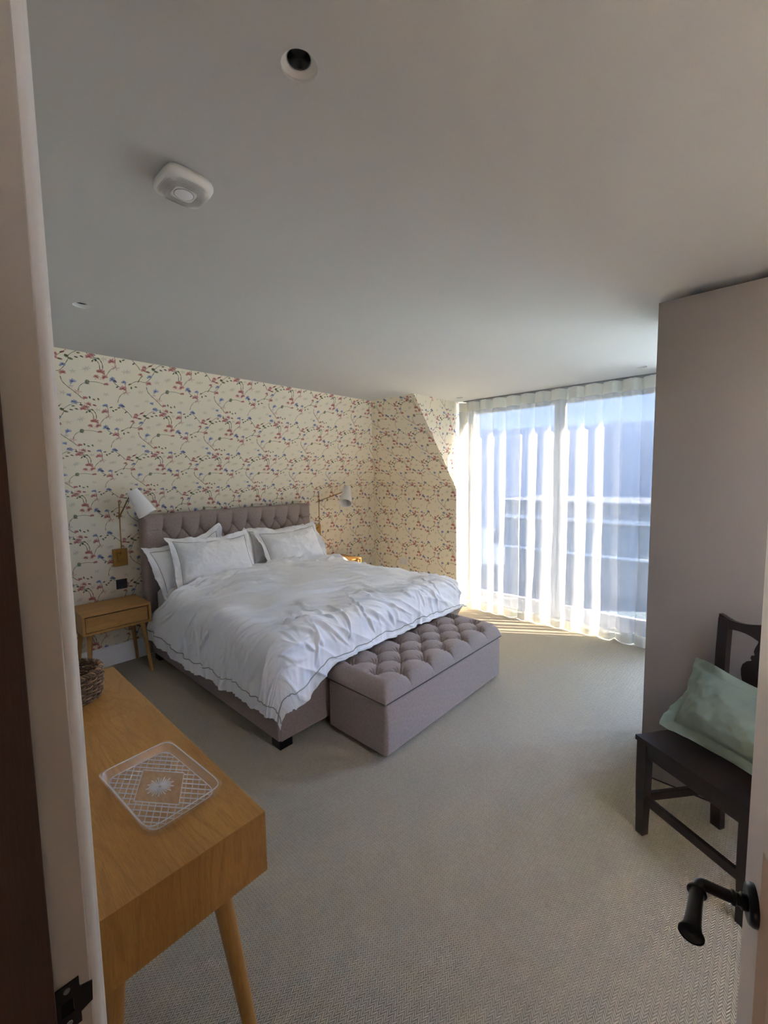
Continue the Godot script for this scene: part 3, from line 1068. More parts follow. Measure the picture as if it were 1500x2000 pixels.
	obj("grip", m, M.bronze, hn)

	# unseen ceiling light added on the landing for a little warm fill
	var lt := thing("added_hall_light", "round flush ceiling light added unseen on the landing behind the viewer", "ceiling light", Vector3(-0.9, YC, 0.6))
	m = MB.new()
	m.lathe([Vector2(0.0, -0.05), Vector2(0.09, -0.045), Vector2(0.13, -0.03), Vector2(0.145, 0.0)], 32)
	var gl := mat(Color8(250, 240, 225), 0.5)
	gl.emission_enabled = true
	gl.emission = Color(1.0, 0.86, 0.7)
	gl.emission_energy_multiplier = 0.06
	obj("lamp_diffuser", m, gl, lt)
	var ol2 := OmniLight3D.new()
	ol2.name = "added_hall_lamp"
	ol2.position = Vector3(-0.9, YC - 0.1, 0.6)
	ol2.light_color = Color(1.0, 0.78, 0.62)
	ol2.light_energy = 0.004
	ol2.light_size = 0.12
	ol2.omni_range = 12.0
	ol2.omni_attenuation = 2.0
	ol2.shadow_enabled = true
	add_child(ol2)


# ------------------------------------------------------------------ bed, bedding
func crease(s: float, t: float, e := 0.24) -> float:
	return pow(absf(sin(PI * s) * sin(PI * t)), e)


func button(p: Vector3, nrm: Vector3, r: float, parent: Node) -> void:
	var m := MB.new()
	var side := nrm.cross(Vector3.UP if absf(nrm.y) < 0.9 else Vector3.RIGHT).normalized()
	m.lathe([Vector2(0, r * 0.45), Vector2(r * 0.5, r * 0.38), Vector2(r * 0.85, r * 0.18), Vector2(r, 0.0), Vector2(r * 0.9, -r * 0.4)], 14, Transform3D(Basis(side, nrm, side.cross(nrm)), p), 70.0)
	obj("button", m, M.button, parent)


func bed() -> void:
	var b := thing("bed", "wide bed upholstered in mauve grey velvet with a deep buttoned headboard", "bed")
	# headboard
	var x0 := 1.275
	var x1 := 3.10
	var y0 := 0.03
	var y1 := 1.282
	var dx := 0.1665
	var bx := 1.453
	var by := 1.137
	var dy := 0.115
	var hfun := func(x: float, y: float) -> float:
		var p := (x - bx) / dx
		var q := (by - y) / dy
		var c := 1.0
		if q < 0.0:
			c = lerpf(crease(p, p), 1.0, smoothstep(0.1, 1.15, -q) * 0.55)
		elif q < 4.0:
			c = crease(p + q * 0.5, p - q * 0.5)
		var sidein := clampf(minf(p + 0.0, 9.0 - p), -1.0, 1.0)
		if sidein < 0.0:
			var flat := 1.0 - 0.35 * exp(-pow(q / 0.06, 2.0)) * (1.0 + sidein) if q > -0.5 else 1.0
			c = lerpf(c, flat, smoothstep(0.0, 0.30, -sidein))
		var h := 0.026 + 0.036 * c
		var qi := roundf(q)
		if qi >= 0.0 and qi <= 3.0:
			var off := 0.5 if int(qi) % 2 == 1 else 0.0
			var pi_ := clampf(roundf(p - off), 0.0, 8.0 if off > 0 else 9.0) + off
			var d := Vector2((p - pi_) * dx, (q - qi) * dy).length()
			h -= 0.024 * exp(-pow(d / 0.022, 2.0))
		var e := minf(minf(x - x0, x1 - x), minf(y1 - y, 0.5))
		var k := clampf(e / 0.045, 0.0, 1.0)
		return h * (0.15 + 0.85 * sqrt(1.0 - pow(1.0 - k, 2.0)))
	var m := MB.new()
	slab(Vector3(x0, y0, -4.125), Vector3(x1, y1, -4.066), m, 0.014)
	var p := PackedVector3Array()
	var nu := 330
	var nv := 230
	for i in nu:
		var x := lerpf(x0 + 0.002, x1 - 0.002, i / (nu - 1.0))
		for j in nv:
			var y := lerpf(y0 + 0.3, y1 - 0.002, j / (nv - 1.0))
			# round the two upper corners
			p.append(Vector3(x, y, -4.078 + hfun.call(x, y)))
	m.sheet(p, nu, nv, Vector3(0, 0, 1))
	var hb := obj("headboard", m, M.velvet, b)
	for r in 3:
		var off := 0.5 if r == 1 else 0.0
		for k in (9 if r == 1 else 10):
			var x := bx + (k + off) * dx
			var y := by - r * dy
			button(Vector3(x, y, -4.078 + hfun.call(x, y) + 0.003), Vector3(0, 0, 1), 0.0125, hb)
	for side in [["side_rail", Vector3(1.302, 0.05, -4.03), Vector3(1.345, 0.375, -2.056)], ["side_rail", Vector3(3.03, 0.05, -4.03), Vector3(3.073, 0.375, -2.056)], ["foot_rail", Vector3(1.3135, 0.05, -2.09), Vector3(3.0615, 0.375, -2.046)]]:
		m = MB.new()
		slab(side[1], side[2], m, 0.012)
		obj(side[0], m, M.velvet, b)
	m = MB.new()
	slab(Vector3(1.345, 0.28, -4.03), Vector3(3.03, 0.33, -2.09), m, 0.0)
	obj("slat_base", m, M.black, b)
	for q in [Vector2(1.355, -2.10), Vector2(3.02, -2.10), Vector2(1.355, -3.96), Vector2(3.02, -3.96)]:
		m = MB.new()
		slab(Vector3(q.x - 0.045, 0, q.y - 0.045), Vector3(q.x + 0.045, 0.052, q.y + 0.045), m, 0.004)
		obj("foot", m, M.black, b)
	m = MB.new()
	m.box(Vector3(2.19, 0.495, -3.045), Vector3(1.70, 0.33, 1.91), 0.055)
	var mt := obj("mattress", m, M.sheet)
	tag(mt, "thick mattress in a pale fitted sheet on the velvet bed", "mattress")

	duvet()
	pillow("pillow", "white pillow with a grey stitched border propped behind at the left of the bed", Transform3D(Basis.from_euler(Vector3(deg_to_rad(-24), deg_to_rad(4), deg_to_rad(9))), Vector3(1.64, 0.835, -3.885)), 0.74, 0.46, 0.13, 0.055, 5, M.cotton, M.stitch, "white pillows against the headboard", 1)
	pillow("pillow", "plump white pillow lying in front at the left of the bed", Transform3D(Basis.from_euler(Vector3(deg_to_rad(-33), deg_to_rad(-3), deg_to_rad(-1))), Vector3(1.775, 0.862, -3.715)), 0.76, 0.49, 0.17, 0.055, 6, M.cotton, M.stitch, "white pillows against the headboard", 2)
	pillow("pillow", "white pillow mostly hidden behind the other one at the right of the bed", Transform3D(Basis.from_euler(Vector3(deg_to_rad(-22), deg_to_rad(-3), deg_to_rad(-3))), Vector3(2.57, 0.845, -3.89)), 0.74, 0.46, 0.13, 0.055, 7, M.cotton, M.stitch, "white pillows against the headboard", 3)
	pillow("pillow", "plump white pillow with upturned corners in front at the right of the bed", Transform3D(Basis.from_euler(Vector3(deg_to_rad(-32), deg_to_rad(-4), deg_to_rad(3))), Vector3(2.64, 0.855, -3.725)), 0.76, 0.49, 0.17, 0.055, 8, M.cotton, M.stitch, "white pillows against the headboard", 4)


func duvet() -> void:
	var xl := 1.378
	var wd := 1.66
	var zh := -3.66
	var ld := 1.57
	var R := 0.125
	var nz := noise(101, 1.0, FastNoiseLite.FRACTAL_FBM, 2)
	var rid := noise(102, 1.0, FastNoiseLite.FRACTAL_RIDGED, 2)
	var fin := noise(103, 1.0, FastNoiseLite.FRACTAL_RIDGED, 3)
	var el := func(b: float) -> float:
		return 0.56 - 0.05 * smoothstep(0.9, 1.4, b) + 0.02 * nz.get_noise_2d(b * 4.0, 1.0) + 0.005 * nz.get_noise_2d(b * 14.0, 5.0)
	var ef := func(a: float) -> float:
		return lerpf(0.47, 0.36, smoothstep(0.04, 0.30, a)) + 0.012 * nz.get_noise_2d(a * 9.0, 9.0)
	var base := func(a: float, b: float) -> Vector3:
		var da := maxf(-a, 0.0) + maxf(a - wd, 0.0)
		var db := maxf(b - ld, 0.0)
		var r := pow(pow(da, 4.0) + pow(db, 4.0), 0.25)
		var dirx := 0.0
		var dirz := 0.0
		if r > 0.0:
			var l := Vector2(da, db).length()
			dirx = (-1.0 if a < 0.0 else 1.0) * da / l
			dirz = db / l
		var ca := clampf(a, 0.0, wd)
		var cb := clampf(b, 0.0, ld)
		var u := ca / wd
		var w := cb / ld
		var crown := 0.07 * pow(sin(PI * clampf(0.06 + 0.88 * u, 0.0, 1.0)), 0.7) * (1.0 - 0.45 * w) + 0.028 * nz.get_noise_2d(ca * 2.2, cb * 2.2 + 30.0)
		crown += 0.022 * exp(-pow((cb - 0.10) / 0.13, 2.0)) * (0.7 + 0.3 * sin(ca * 7.0))
		var y := 0.678 + crown
		var out := 0.0
		var dn := 0.0
		if r < R * PI * 0.5:
			out = R * sin(r / R)
			dn = R * (1.0 - cos(r / R))
		else:
			var ex := r - R * PI * 0.5
			out = R + 0.05 * ex
			dn = R + ex
		y -= dn
		# hanging folds, deeper towards the hem
		var along := cb if da > db else ca
		var hang := smoothstep(0.08, 0.5, r)
		out += hang * (0.009 * sin(along * 12.0 + 2.0 * nz.get_noise_2d(along * 3.0, 60.0) * 3.0) + 0.016 * nz.get_noise_2d(along * 11.0, r * 2.0 + 15.0))
		var px := xl + ca + dirx * out
		var pz := zh + cb + dirz * out
		# the head end of the left side slides back past the pillows and doubles over
		if a < 0.0:
			pz += 0.15 * exp(-b / 0.16) * (1.0 - smoothstep(0.10, 0.32, da))
			pz -= 0.28 * smoothstep(0.55, 0.0, b) * smoothstep(0.12, 0.5, da)
		elif a < 0.25:
			pz += 0.15 * exp(-b / 0.16) * smoothstep(0.25, 0.0, a)
		# it comes to rest on the bench
		var lie := smoothstep(1.60, 1.68, px)
		if pz > -2.06 and lie > 0.0 and y < 0.458:
			var under := 0.458 - y
			y = lerpf(y, 0.458 - 0.05 * under, lie)
			pz += lie * under * 0.55
		return Vector3(px, y, pz)
	# grid: NL columns on the left drop, NM across the top, the rest right; NF rows on the foot drop
	var NL := 90
	var NM := 280
	var nu := 440
	var NF := 80
	var nv := 400
	var g := PackedVector3Array()
	var uvs := PackedVector2Array()
	for i in nu:
		for j in nv:
			var b := lerpf(0.0, ld, minf(j / float(nv - NF), 1.0))
			var a := 0.0
			if i < NL:
				a = -el.call(b) * (1.0 - i / float(NL))
			elif i < NL + NM:
				a = wd * (i - NL) / float(NM)
			else:
				a = wd + 0.45 * (i - NL - NM + 1) / 70.0
			if j > nv - NF:
				b = ld + ef.call(a) * (j - (nv - NF)) / (NF - 1.0)
			g.append(base.call(a, b))
			uvs.append(Vector2(a, b))
	# soft rumpling, then many separate creases, each a tapering ridge with a valley at its side
	var bump := PackedFloat32Array()
	bump.resize(nu * nv)
	for k in nu * nv:
		var q := uvs[k]
		var s := q.x * 0.81 + q.y * 0.59
		var t := -q.x * 0.59 + q.y * 0.81
		bump[k] = 0.012 * nz.get_noise_2d(s * 1.2 + 20.0, t * 2.8) + 0.012 * pow(0.5 + 0.5 * rid.get_noise_2d(s * 0.7, t * 4.2), 5.0) + 0.0016 * nz.get_noise_2d(q.x * 12.0, q.y * 12.0)
	rng.seed = 4242
	for n in 330:
		var c := Vector2.ZERO
		var ang := 0.0
		var len_ := 0.0
		var hgt := 0.0
		if n < 130:        # long ones over the top, head left to foot right
			c = Vector2(rng.randf_range(-0.05, wd + 0.1), rng.randf_range(0.15, ld + 0.1))
			ang = deg_to_rad(rng.randf_range(14.0, 52.0))
			len_ = rng.randf_range(0.18, 0.75)
			hgt = rng.randf_range(0.003, 0.0105)
		elif n < 205:      # fans running up from the foot hem
			c = Vector2(rng.randf_range(0.0, wd + 0.2), rng.randf_range(ld - 0.25, ld + 0.2))
			ang = deg_to_rad(rng.randf_range(50.0, 105.0))
			len_ = rng.randf_range(0.12, 0.4)
			hgt = rng.randf_range(0.003, 0.009)
		elif n < 265:      # a jumble where it is bunched below the pillows
			c = Vector2(rng.randf_range(-0.1, wd + 0.1), absf(rng.randfn(0.0, 0.16)))
			ang = rng.randf_range(-0.5, 0.9)
			len_ = rng.randf_range(0.1, 0.4)
			hgt = rng.randf_range(0.004, 0.014)
		else:              # falls on the left drop
			c = Vector2(rng.randf_range(-0.5, 0.02), rng.randf_range(0.0, ld + 0.25))
			ang = deg_to_rad(rng.randf_range(-12.0, 48.0))
			len_ = rng.randf_range(0.15, 0.5)
			hgt = rng.randf_range(0.002, 0.007)
		var wid := rng.randf_range(0.008, 0.018)
		var bow := rng.randf_range(-0.22, 0.22)
		var d := Vector2(cos(ang), sin(ang))
		var o := Vector2(-d.y, d.x)
		var ext := Vector2(absf(d.x), absf(d.y)) * len_ * 0.5 + Vector2.ONE * 0.08
		var ia := c.x - ext.x
		var ib := c.x + ext.x
		var i0 := int(NL + (NM * ia / wd if ia > 0.0 else NL * ia / 0.5)) - 2
		var i1 := int(NL + (NM * ib / wd if ib > 0.0 else NL * ib / 0.6)) + 3
		if ib > wd:
			i1 = nu
		var j0 := int((nv - NF) * minf((c.y - ext.y) / ld, 1.0)) - 2
		var j1 := nv if c.y + ext.y > ld else int((nv - NF) * (c.y + ext.y) / ld) + 3
		for i in range(maxi(i0, 0), mini(i1, nu)):
			for j in range(maxi(j0, 0), mini(j1, nv)):
				var q := uvs[i * nv + j] - c
				var u := q.dot(d) / (len_ * 0.5)
				if absf(u) >= 1.0:
					continue
				var t := q.dot(o) - bow * len_ * 0.25 * (1.0 - u * u)
				var w := wid * (1.2 - 0.6 * absf(u))
				var x := t / w
				if absf(x) > 4.0:
					continue
				bump[i * nv + j] += 1.75 * hgt * (1.0 - u * u) * (exp(-x * x) - 0.55 * exp(-(x - 1.5) * (x - 1.5) * 0.6))
	var out_ := PackedVector3Array()
	var nrm := PackedVector3Array()
	out_.resize(g.size())
	nrm.resize(g.size())
	for i in nu:
		for j in nv:
			var du := g[mini(i + 1, nu - 1) * nv + j] - g[maxi(i - 1, 0) * nv + j]
			var dv := g[i * nv + mini(j + 1, nv - 1)] - g[i * nv + maxi(j - 1, 0)]
			var nn := dv.cross(du).normalized()
			nrm[i * nv + j] = nn
			out_[i * nv + j] = g[i * nv + j] + nn * bump[i * nv + j]
	var d := thing("duvet", "rumpled white duvet with grey stitched lines spread over the bed", "duvet")
	var m := MB.new()
	m.sheet(out_, nu, nv, Vector3.UP, false, uvs)
	obj("cover", m, M.cotton, d)
	# two lines of stitching parallel to the hems, crossing near the hanging corner
	var on := func(fi: float, fj: float) -> Vector3:
		fi = clampf(fi, 0.0, nu - 1.001)
		fj = clampf(fj, 0.0, nv - 1.001)
		var i := int(fi)
		var j := int(fj)
		var p0: Vector3 = out_[i * nv + j].lerp(out_[i * nv + j + 1], fj - j)
		var p1: Vector3 = out_[(i + 1) * nv + j].lerp(out_[(i + 1) * nv + j + 1], fj - j)
		return p0.lerp(p1, fi - i) + nrm[i * nv + j] * 0.0012
	var l1 := []
	var l2 := []
	for k in 261:
		l1.append(on.call(NL * 0.145, (nv - 1.0) * k / 260.0))
	for k in 301:
		l2.append(on.call((nu - 12.0) * k / 300.0, nv - NF + NF * 0.79))
	for l in [l1, l2]:
		m = MB.new()
		m.tube(l, 0.0034, 6)
		obj("stitched_line", m, M.stitch, d)


func pillow(called: String, label: String, xf: Transform3D, w: float, h: float, thick: float, flange: float, seed_: int, m1: Material, m2: Material, group := "", style := 0) -> Node3D:
	var o := thing(called, label, "pillow" if called == "pillow" else "cushion", Vector3.ZERO, 0.0, group)
	o.transform = xf
	var nz := noise(200 + seed_, 1.0, FastNoiseLite.FRACTAL_FBM, 3)
	var rid := noise(230 + seed_, 1.0, FastNoiseLite.FRACTAL_RIDGED, 2)
	var iw := w * 0.5 - flange
	var ih := h * 0.5 - flange
	var surf := func(x: float, y: float, side: float) -> Vector3:
		var fx := clampf(absf(x) / iw, 0.0, 1.0)
		var fy := clampf(absf(y) / ih, 0.0, 1.0)
		var t := pow((1.0 - pow(fx, 2.6)) * (1.0 - pow(fy, 2.6)), 0.62)
		var inside := absf(x) < iw and absf(y) < ih
		var z := side * (0.0022 + thick * 0.5 * t)
		# creases: shallow over the middle, pulled from the corners
		var cr := 0.007 * rid.get_noise_2d(x * 3.2 + seed_, y * 6.5) + 0.006 * nz.get_noise_2d(x * 7.0, y * 7.0 + side * 3.0) + 0.003 * rid.get_noise_2d(x * 11.0, y * 9.0)
		z += side * cr * (minf(t * 3.0, 1.0))
		# flange ripples and the whole pillow sagging
		var fl := 0.0
		if not inside:
			fl = maxf((absf(x) - iw), (absf(y) - ih)) / flange
		z += fl * (0.020 * sin((x + y) * 17.0 + seed_) + 0.030 * nz.get_noise_2d(x * 6.0, y * 6.0 + 50.0))
		z += 0.02 * cos(x * PI / w) * (1.0 if style else 0.4) - 0.05 * (y / h) * (y / h)
		var px := x * (1.0 - 0.05 * (1.0 - fy * fy) * fx * fx)
		var py := y * (1.0 - 0.10 * (1.0 - fx * fx) * fy * fy)
		if y > 0.0 and style > 0:   # corners of the top edge stand up a little
			py += 0.035 * pow(absf(x) / (w * 0.5), 3.0) + 0.012 * nz.get_noise_2d(x * 5.0, 80.0)
		if style == 1 and x > w * 0.28 and y > h * 0.25:   # one flopped corner
			var k := smoothstep(w * 0.28, w * 0.5, x) * smoothstep(h * 0.25, h * 0.5, y)
			py += 0.012 * k
			z += 0.055 * k
		return Vector3(px, py, z)
	var nu := 110
	var nv := 84
	var m := MB.new()
	for side in [1.0, -1.0]:
		var p := PackedVector3Array()
		for i in nu:
			for j in nv:
				p.append(surf.call(lerpf(-w * 0.5, w * 0.5, i / (nu - 1.0)), lerpf(-h * 0.5, h * 0.5, j / (nv - 1.0)), side))
		m.sheet(p, nu, nv, Vector3(0, 0, side))
	# close the rim
	var rim := []
	for i in nu:
		rim.append(Vector2(lerpf(-w * 0.5, w * 0.5, i / (nu - 1.0)), -h * 0.5))
	for j in nv:
		rim.append(Vector2(w * 0.5, lerpf(-h * 0.5, h * 0.5, j / (nv - 1.0))))
	for i in nu:
		rim.append(Vector2(lerpf(w * 0.5, -w * 0.5, i / (nu - 1.0)), h * 0.5))
	for j in nv:
		rim.append(Vector2(-w * 0.5, lerpf(h * 0.5, -h * 0.5, j / (nv - 1.0))))
	for k in rim.size():
		var a: Vector2 = rim[k]
		var b: Vector2 = rim[(k + 1) % rim.size()]
		if a.distance_to(b) < 1e-5:
			continue
		var nn := Vector3((a + b).x / w, (a + b).y / h, 0).normalized()
		m.poly([surf.call(a.x, a.y, 1.0), surf.call(b.x, b.y, 1.0), surf.call(b.x, b.y, -1.0), surf.call(a.x, a.y, -1.0)], nn)
	obj("case", m, m1, o)
	if m2:
		for side in [1.0, -1.0]:
			m = MB.new()
			var path := []
			var cx := iw + 0.004
			var cy := ih + 0.004
			for q in [[-cx, -cy, cx, -cy], [cx, -cy, cx, cy], [cx, cy, -cx, cy], [-cx, cy, -cx, -cy]]:
				for k in 40:
					var t := k / 40.0
					path.append(surf.call(lerpf(q[0], q[2], t), lerpf(q[1], q[3], t), side) + Vector3(0, 0, side * 0.0012))
			path.append(path[0])
			m.tube(path, 0.0026, 5, false)
			obj("stitched_line", m, m2, o)
	return o


func bench() -> void:
	var b := thing("storage_bench", "mauve grey velvet storage bench with a buttoned lid at the foot of the bed", "bench")
	var x0 := 1.642
	var x1 := 2.992
	var z0 := -2.024
	var z1 := -1.518
	var m := MB.new()
	slab(Vector3(x0 + 0.004, 0.012, z0 + 0.004), Vector3(x1 - 0.004, 0.331, z1 - 0.004), m, 0.022)
	obj("body", m, M.velvet, b)
	var cx := 2.326
	var dx := 0.226
	var zr := -1.602
	var dz := 0.1
	var rz := noise(301, 1.0, FastNoiseLite.FRACTAL_FBM, 2)
	var nrow := [5, 6, 5, 6]
	var hfun := func(x: float, z: float) -> float:
		var p := (x - cx) / dx
		var q := (zr - z) / dz
		var c := 1.0
		if q < 0.0:
			c = crease(p, p, 0.16)
		elif q > 3.0:
			c = crease(p + 0.5, p + 0.5, 0.22)
		else:
			c = lerpf(1.0, crease(p + q * 0.5, p - q * 0.5, 0.3), 0.62)
		var ends := 2.75 - absf(p)
		c = lerpf(1.0, c, smoothstep(-0.05, 0.32, ends))
		if q < 0.0 or q > 3.0:
			var lim := 2.0 if q < 0.0 else 2.5
			c = lerpf(c, 1.0, smoothstep(lim + 0.1, lim + 0.35, absf(p)))
		var h := c
		for qi in [int(floorf(q)), int(floorf(q)) + 1]:
			if qi < 0 or qi > 3:
				continue
			var off := 0.5 if qi % 2 == 1 else 0.0
			var lim2 := 2.5 if qi % 2 == 1 else 2.0
			var pi_ := clampf(roundf(p - off) + off, -lim2, lim2)
			var dd := Vector2((p - pi_) * dx, (q - qi) * dz)
			var d := dd.length()
			h -= 0.95 * exp(-pow(d / 0.027, 2.0))
			# puckers radiating from the button
			h += 0.16 * sin(dd.angle() * 11.0 + qi * 1.7 + pi_ * 2.3) * exp(-pow((d - 0.026) / 0.020, 2.0))
		var ex := minf(x - x0, x1 - x)
		var ez := minf(z - z0, z1 - z)
		var kx := clampf(ex / 0.075, 0.0, 1.0)
		var kz := clampf(ez / 0.075, 0.0, 1.0)
		var edge := pow(1.0 - pow(1.0 - kx, 2.4), 0.5) * pow(1.0 - pow(1.0 - kz, 2.4), 0.5)
		return 0.338 + edge * (0.056 + 0.045 * h)
	var p := PackedVector3Array()
	var nu := 330
	var nv := 150
	var ease := func(t: float) -> float:   # more rows near the edges
		return t + 0.10 * sin(TAU * t) * -0.9
	for i in nu:
		var x := lerpf(x0, x1, ease.call(i / (nu - 1.0)))
		for j in nv:
			var z := lerpf(z0, z1, ease.call(j / (nv - 1.0)))
			p.append(Vector3(x, hfun.call(x, z), z))
	m = MB.new()
	m.sheet(p, nu, nv, Vector3.UP)
	slab(Vector3(x0, 0.333, z0), Vector3(x1, 0.3385, z1), m, 0.002)
	var lid := obj("lid", m, M.velvet, b)
	for q in 4:
		for k in nrow[q]:
			var x: float = cx + (k - (nrow[q] - 1) * 0.5) * dx
			var z: float = zr - q * dz
			button(Vector3(x, hfun.call(x, z) + 0.001, z), Vector3.UP, 0.0095, lid)
	m = MB.new()
	var e := 0.001
	m.tube([Vector3(x0 - e, 0.335, z0), Vector3(x0 - e, 0.335, z1 - 0.01), Vector3(x0 + 0.01, 0.335, z1 + e), Vector3(x1 - 0.01, 0.335, z1 + e), Vector3(x1 + e, 0.335, z1 - 0.01), Vector3(x1 + e, 0.335, z0)], 0.0035, 8)
	obj("piping", m, M.button, lid)


# ------------------------------------------------------------------ oak furniture
func leg(called: String, top: Vector3, foot: Vector3, r0: float, r1: float, mt: Material, parent: Node) -> void:
	var m := MB.new()
	var path := []
	var rad := []
	for k in 9:
		var t := k / 8.0
		path.append(top.lerp(foot, t))
		rad.append(lerpf(r0, r1, t))
	m.tube(path, rad, 18)
	obj(called, m, mt, parent)


func nightstands() -> void:
	var n := thing("nightstand", "small oak nightstand with one drawer, left of the bed", "nightstand", Vector3(0.981, 0, -3.945), 0.0, "oak nightstands beside the bed")
	var w := 0.239
	var d := 0.185
	var y0 := 0.42
	var y1 := 0.582
	var m := MB.new()
	slab(Vector3(-w, y1 - 0.018, -d), Vector3(w, y1, d), m, 0.003)
	obj("top", m, M.oak2, n)
	m = MB.new()
	slab(Vector3(-w, y0, -d), Vector3(w, y0 + 0.018, d), m, 0.003)
	obj("bottom", m, M.oak2, n)
	for s in [-1.0, 1.0]:
		m = MB.new()
		m.box(Vector3(s * (w - 0.009), (y0 + y1) * 0.5, 0), Vector3(0.018, y1 - y0 - 0.036, d * 2.0), 0.001, Transform3D.IDENTITY, 2)
		obj("side", m, M.oak2, n)
	m = MB.new()
	m.box(Vector3(0, (y0 + y1) * 0.5, -d + 0.006), Vector3(w * 2 - 0.036, y1 - y0 - 0.036, 0.008), 0.001)
	obj("back", m, M.oak2, n)
	m = MB.new()
	m.box(Vector3(0, (y0 + y1) * 0.5 - 0.003, d - 0.021), Vector3(w * 2 - 0.046, y1 - y0 - 0.049, 0.018), 0.002, Transform3D.IDENTITY, 0, Vector2(0.3, 0.1))
	m.box(Vector3(0, (y0 + y1) * 0.5 - 0.008, -0.02), Vector3(w * 2 - 0.06, y1 - y0 - 0.065, 0.3), 0.002)
	obj("drawer", m, M.oak2, n)
	for s in [-1.0, 1.0]:
		for f in [-1.0, 1.0]:
			leg("leg", Vector3(s * (w - 0.055), y0, f * (d - 0.05)), Vector3(s * (w - 0.018), 0.0, f * (d - 0.012)), 0.019, 0.011, M.oak2, n)
	dup(n, "nightstand", "oak nightstand right of the bed, mostly hidden behind the duvet and catching the sun", Vector3(3.425, 0, -3.945))


func table() -> void:
	var t := thing("console_table", "long oak console table with splayed round legs just inside the door", "table", Vector3(0.3285, 0, -1.527))
	var w := 0.1985
	var l := 0.622
	var y0 := 0.603
	var y1 := 0.762
	var m := MB.new()
	m.box(Vector3(0, y1 - 0.011, 0), Vector3(w * 2, 0.022, l * 2), 0.0012, Transform3D.IDENTITY, 2, Vector2(0.15, 0.0))
	obj("top", m, M.oak, t)
	for s in [-1.0, 1.0]:
		m = MB.new()
		m.box(Vector3(0, (y0 + y1 - 0.001) * 0.5, s * (l - 0.010)), Vector3(w * 2, y1 - 0.001 - y0, 0.0212), 0.0012, Transform3D.IDENTITY, 1)
		obj("end_panel", m, M.oak, t)
	m = MB.new()
	slab(Vector3(-w + 0.002, y0 + 0.002, -l + 0.022), Vector3(w - 0.022, y0 + 0.018, l - 0.022), m, 0.001, 2)
	obj("bottom", m, M.oak, t)
	m = MB.new()
	slab(Vector3(-w + 0.002, y0 + 0.018, -l + 0.022), Vector3(-w + 0.016, y1 - 0.022, l - 0.022), m, 0.001, 2)
	obj("back", m, M.oak, t)
	for k in 2:
		m = MB.new()
		var a := -l + 0.025 + k * (l - 0.024)
		slab(Vector3(w - 0.022, y0 + 0.003, a), Vector3(w - 0.003, y1 - 0.026, a + l - 0.029), m, 0.002, 2)
		obj("drawer", m, M.oak, t)
	for s in [-1.0, 1.0]:
		for f in [-1.0, 1.0]:
			leg("leg", Vector3(s * (w - 0.085), y0 + 0.002, f * (l - 0.11)), Vector3(s * (w - 0.018), 0.0, f * (l - 0.055)), 0.0255, 0.0155, M.oak, t)

	# cut glass tray
	var tr := thing("glass_tray", "rectangular cut glass tray with a diamond pattern and central starburst on the oak table", "tray", Vector3(0.379, 0.7622, -1.186), deg_to_rad(4.0))
	m = MB.new()
	var hx := 0.098
	var hz := 0.158
	var nv := 401
	var loops := []   # [inset from the outer rim, height, kind]
	for q in [[0.155, 0.0], [0.02, 0.0], [0.0115, 0.002], [0.008, 0.006], [0.001, 0.027], [0.0, 0.029], [0.001, 0.0305], [0.004, 0.0305], [0.006, 0.028], [0.0125, 0.0095], [0.016, 0.0078]]:
		loops.append(q)
	for k in range(1, 9):
		loops.append([0.016 + (0.0975 - 0.016) * k / 8.0, 0.0072])
	var p := PackedVector3Array()
	for li in loops.size():
		var inset: float = minf(loops[li][0], 0.0975)
		var y: float = loops[li][1]
		for k in nv:
			# a rounded rectangle, the same share of the perimeter for each side at every inset
			var a := hx - inset
			var c := hz - inset
			var rr := minf(0.018, minf(a, c) * 0.5)
			var t2 := 4.0 * k / (nv - 1.0)
			var sd := int(t2) % 4
			var f := t2 - int(t2)
			var q := Vector2.ZERO
			var cc := [Vector2(a, -c), Vector2(a, c), Vector2(-a, c), Vector2(-a, -c)]
			q = cc[sd].lerp(cc[(sd + 1) % 4], f)
			for corner in cc:
				var dl: Vector2 = Vector2(absf(q.x) - (a - rr), absf(q.y) - (c - rr))
				if dl.x > 0 and dl.y > 0 and rr > 0:
					var len_ := dl.length()
					var mx := maxf(dl.x, dl.y)
					dl = dl * (mx / len_)
					q = Vector2(signf(q.x) * (a - rr + dl.x), signf(q.y) * (c - rr + dl.y))
				break
			var yy := y
			if li >= 2 and li <= 4:
				var wob := 1.0 + 0.006 * sin(k * PI * 0.5)
				q *= wob
			p.append(Vector3(q.x, yy, q.y))
	m.sheet(p, loops.size(), nv, Vector3(0, 0.008, 0), true, PackedVector2Array(), true)
	obj("glass", m, M.crystal, tr)
	var cutm := MB.new()
	var rib := func(mb: MB, a: Vector2, b: Vector2, wd: float, ht: float) -> void:
		var d := (b - a).normalized() * wd
		var o := Vector2(-d.y, d.x)
		var y := 0.0074
		var p0 := Vector3(a.x + o.x, y, a.y + o.y)
		var p1 := Vector3(b.x + o.x, y, b.y + o.y)
		var p2 := Vector3(b.x - o.x, y, b.y - o.y)
		var p3 := Vector3(a.x - o.x, y, a.y - o.y)
		var t0 := Vector3(a.x + d.x, y + ht, a.y + d.y)
		var t1 := Vector3(b.x - d.x, y + ht, b.y - d.y)
		mb.poly([p0, p1, t1, t0], Vector3(o.x, wd, o.y).normalized())
		mb.poly([p2, p3, t0, t1], Vector3(-o.x, wd, -o.y).normalized())
		mb.poly([p0, t0, p3], Vector3(-d.x, wd, -d.y).normalized())
		mb.poly([p1, p2, t1], Vector3(d.x, wd, d.y).normalized())
	var ix_ := hx - 0.017
	var iz := hz - 0.017
	var ax := 0.0195
	var az := 0.031
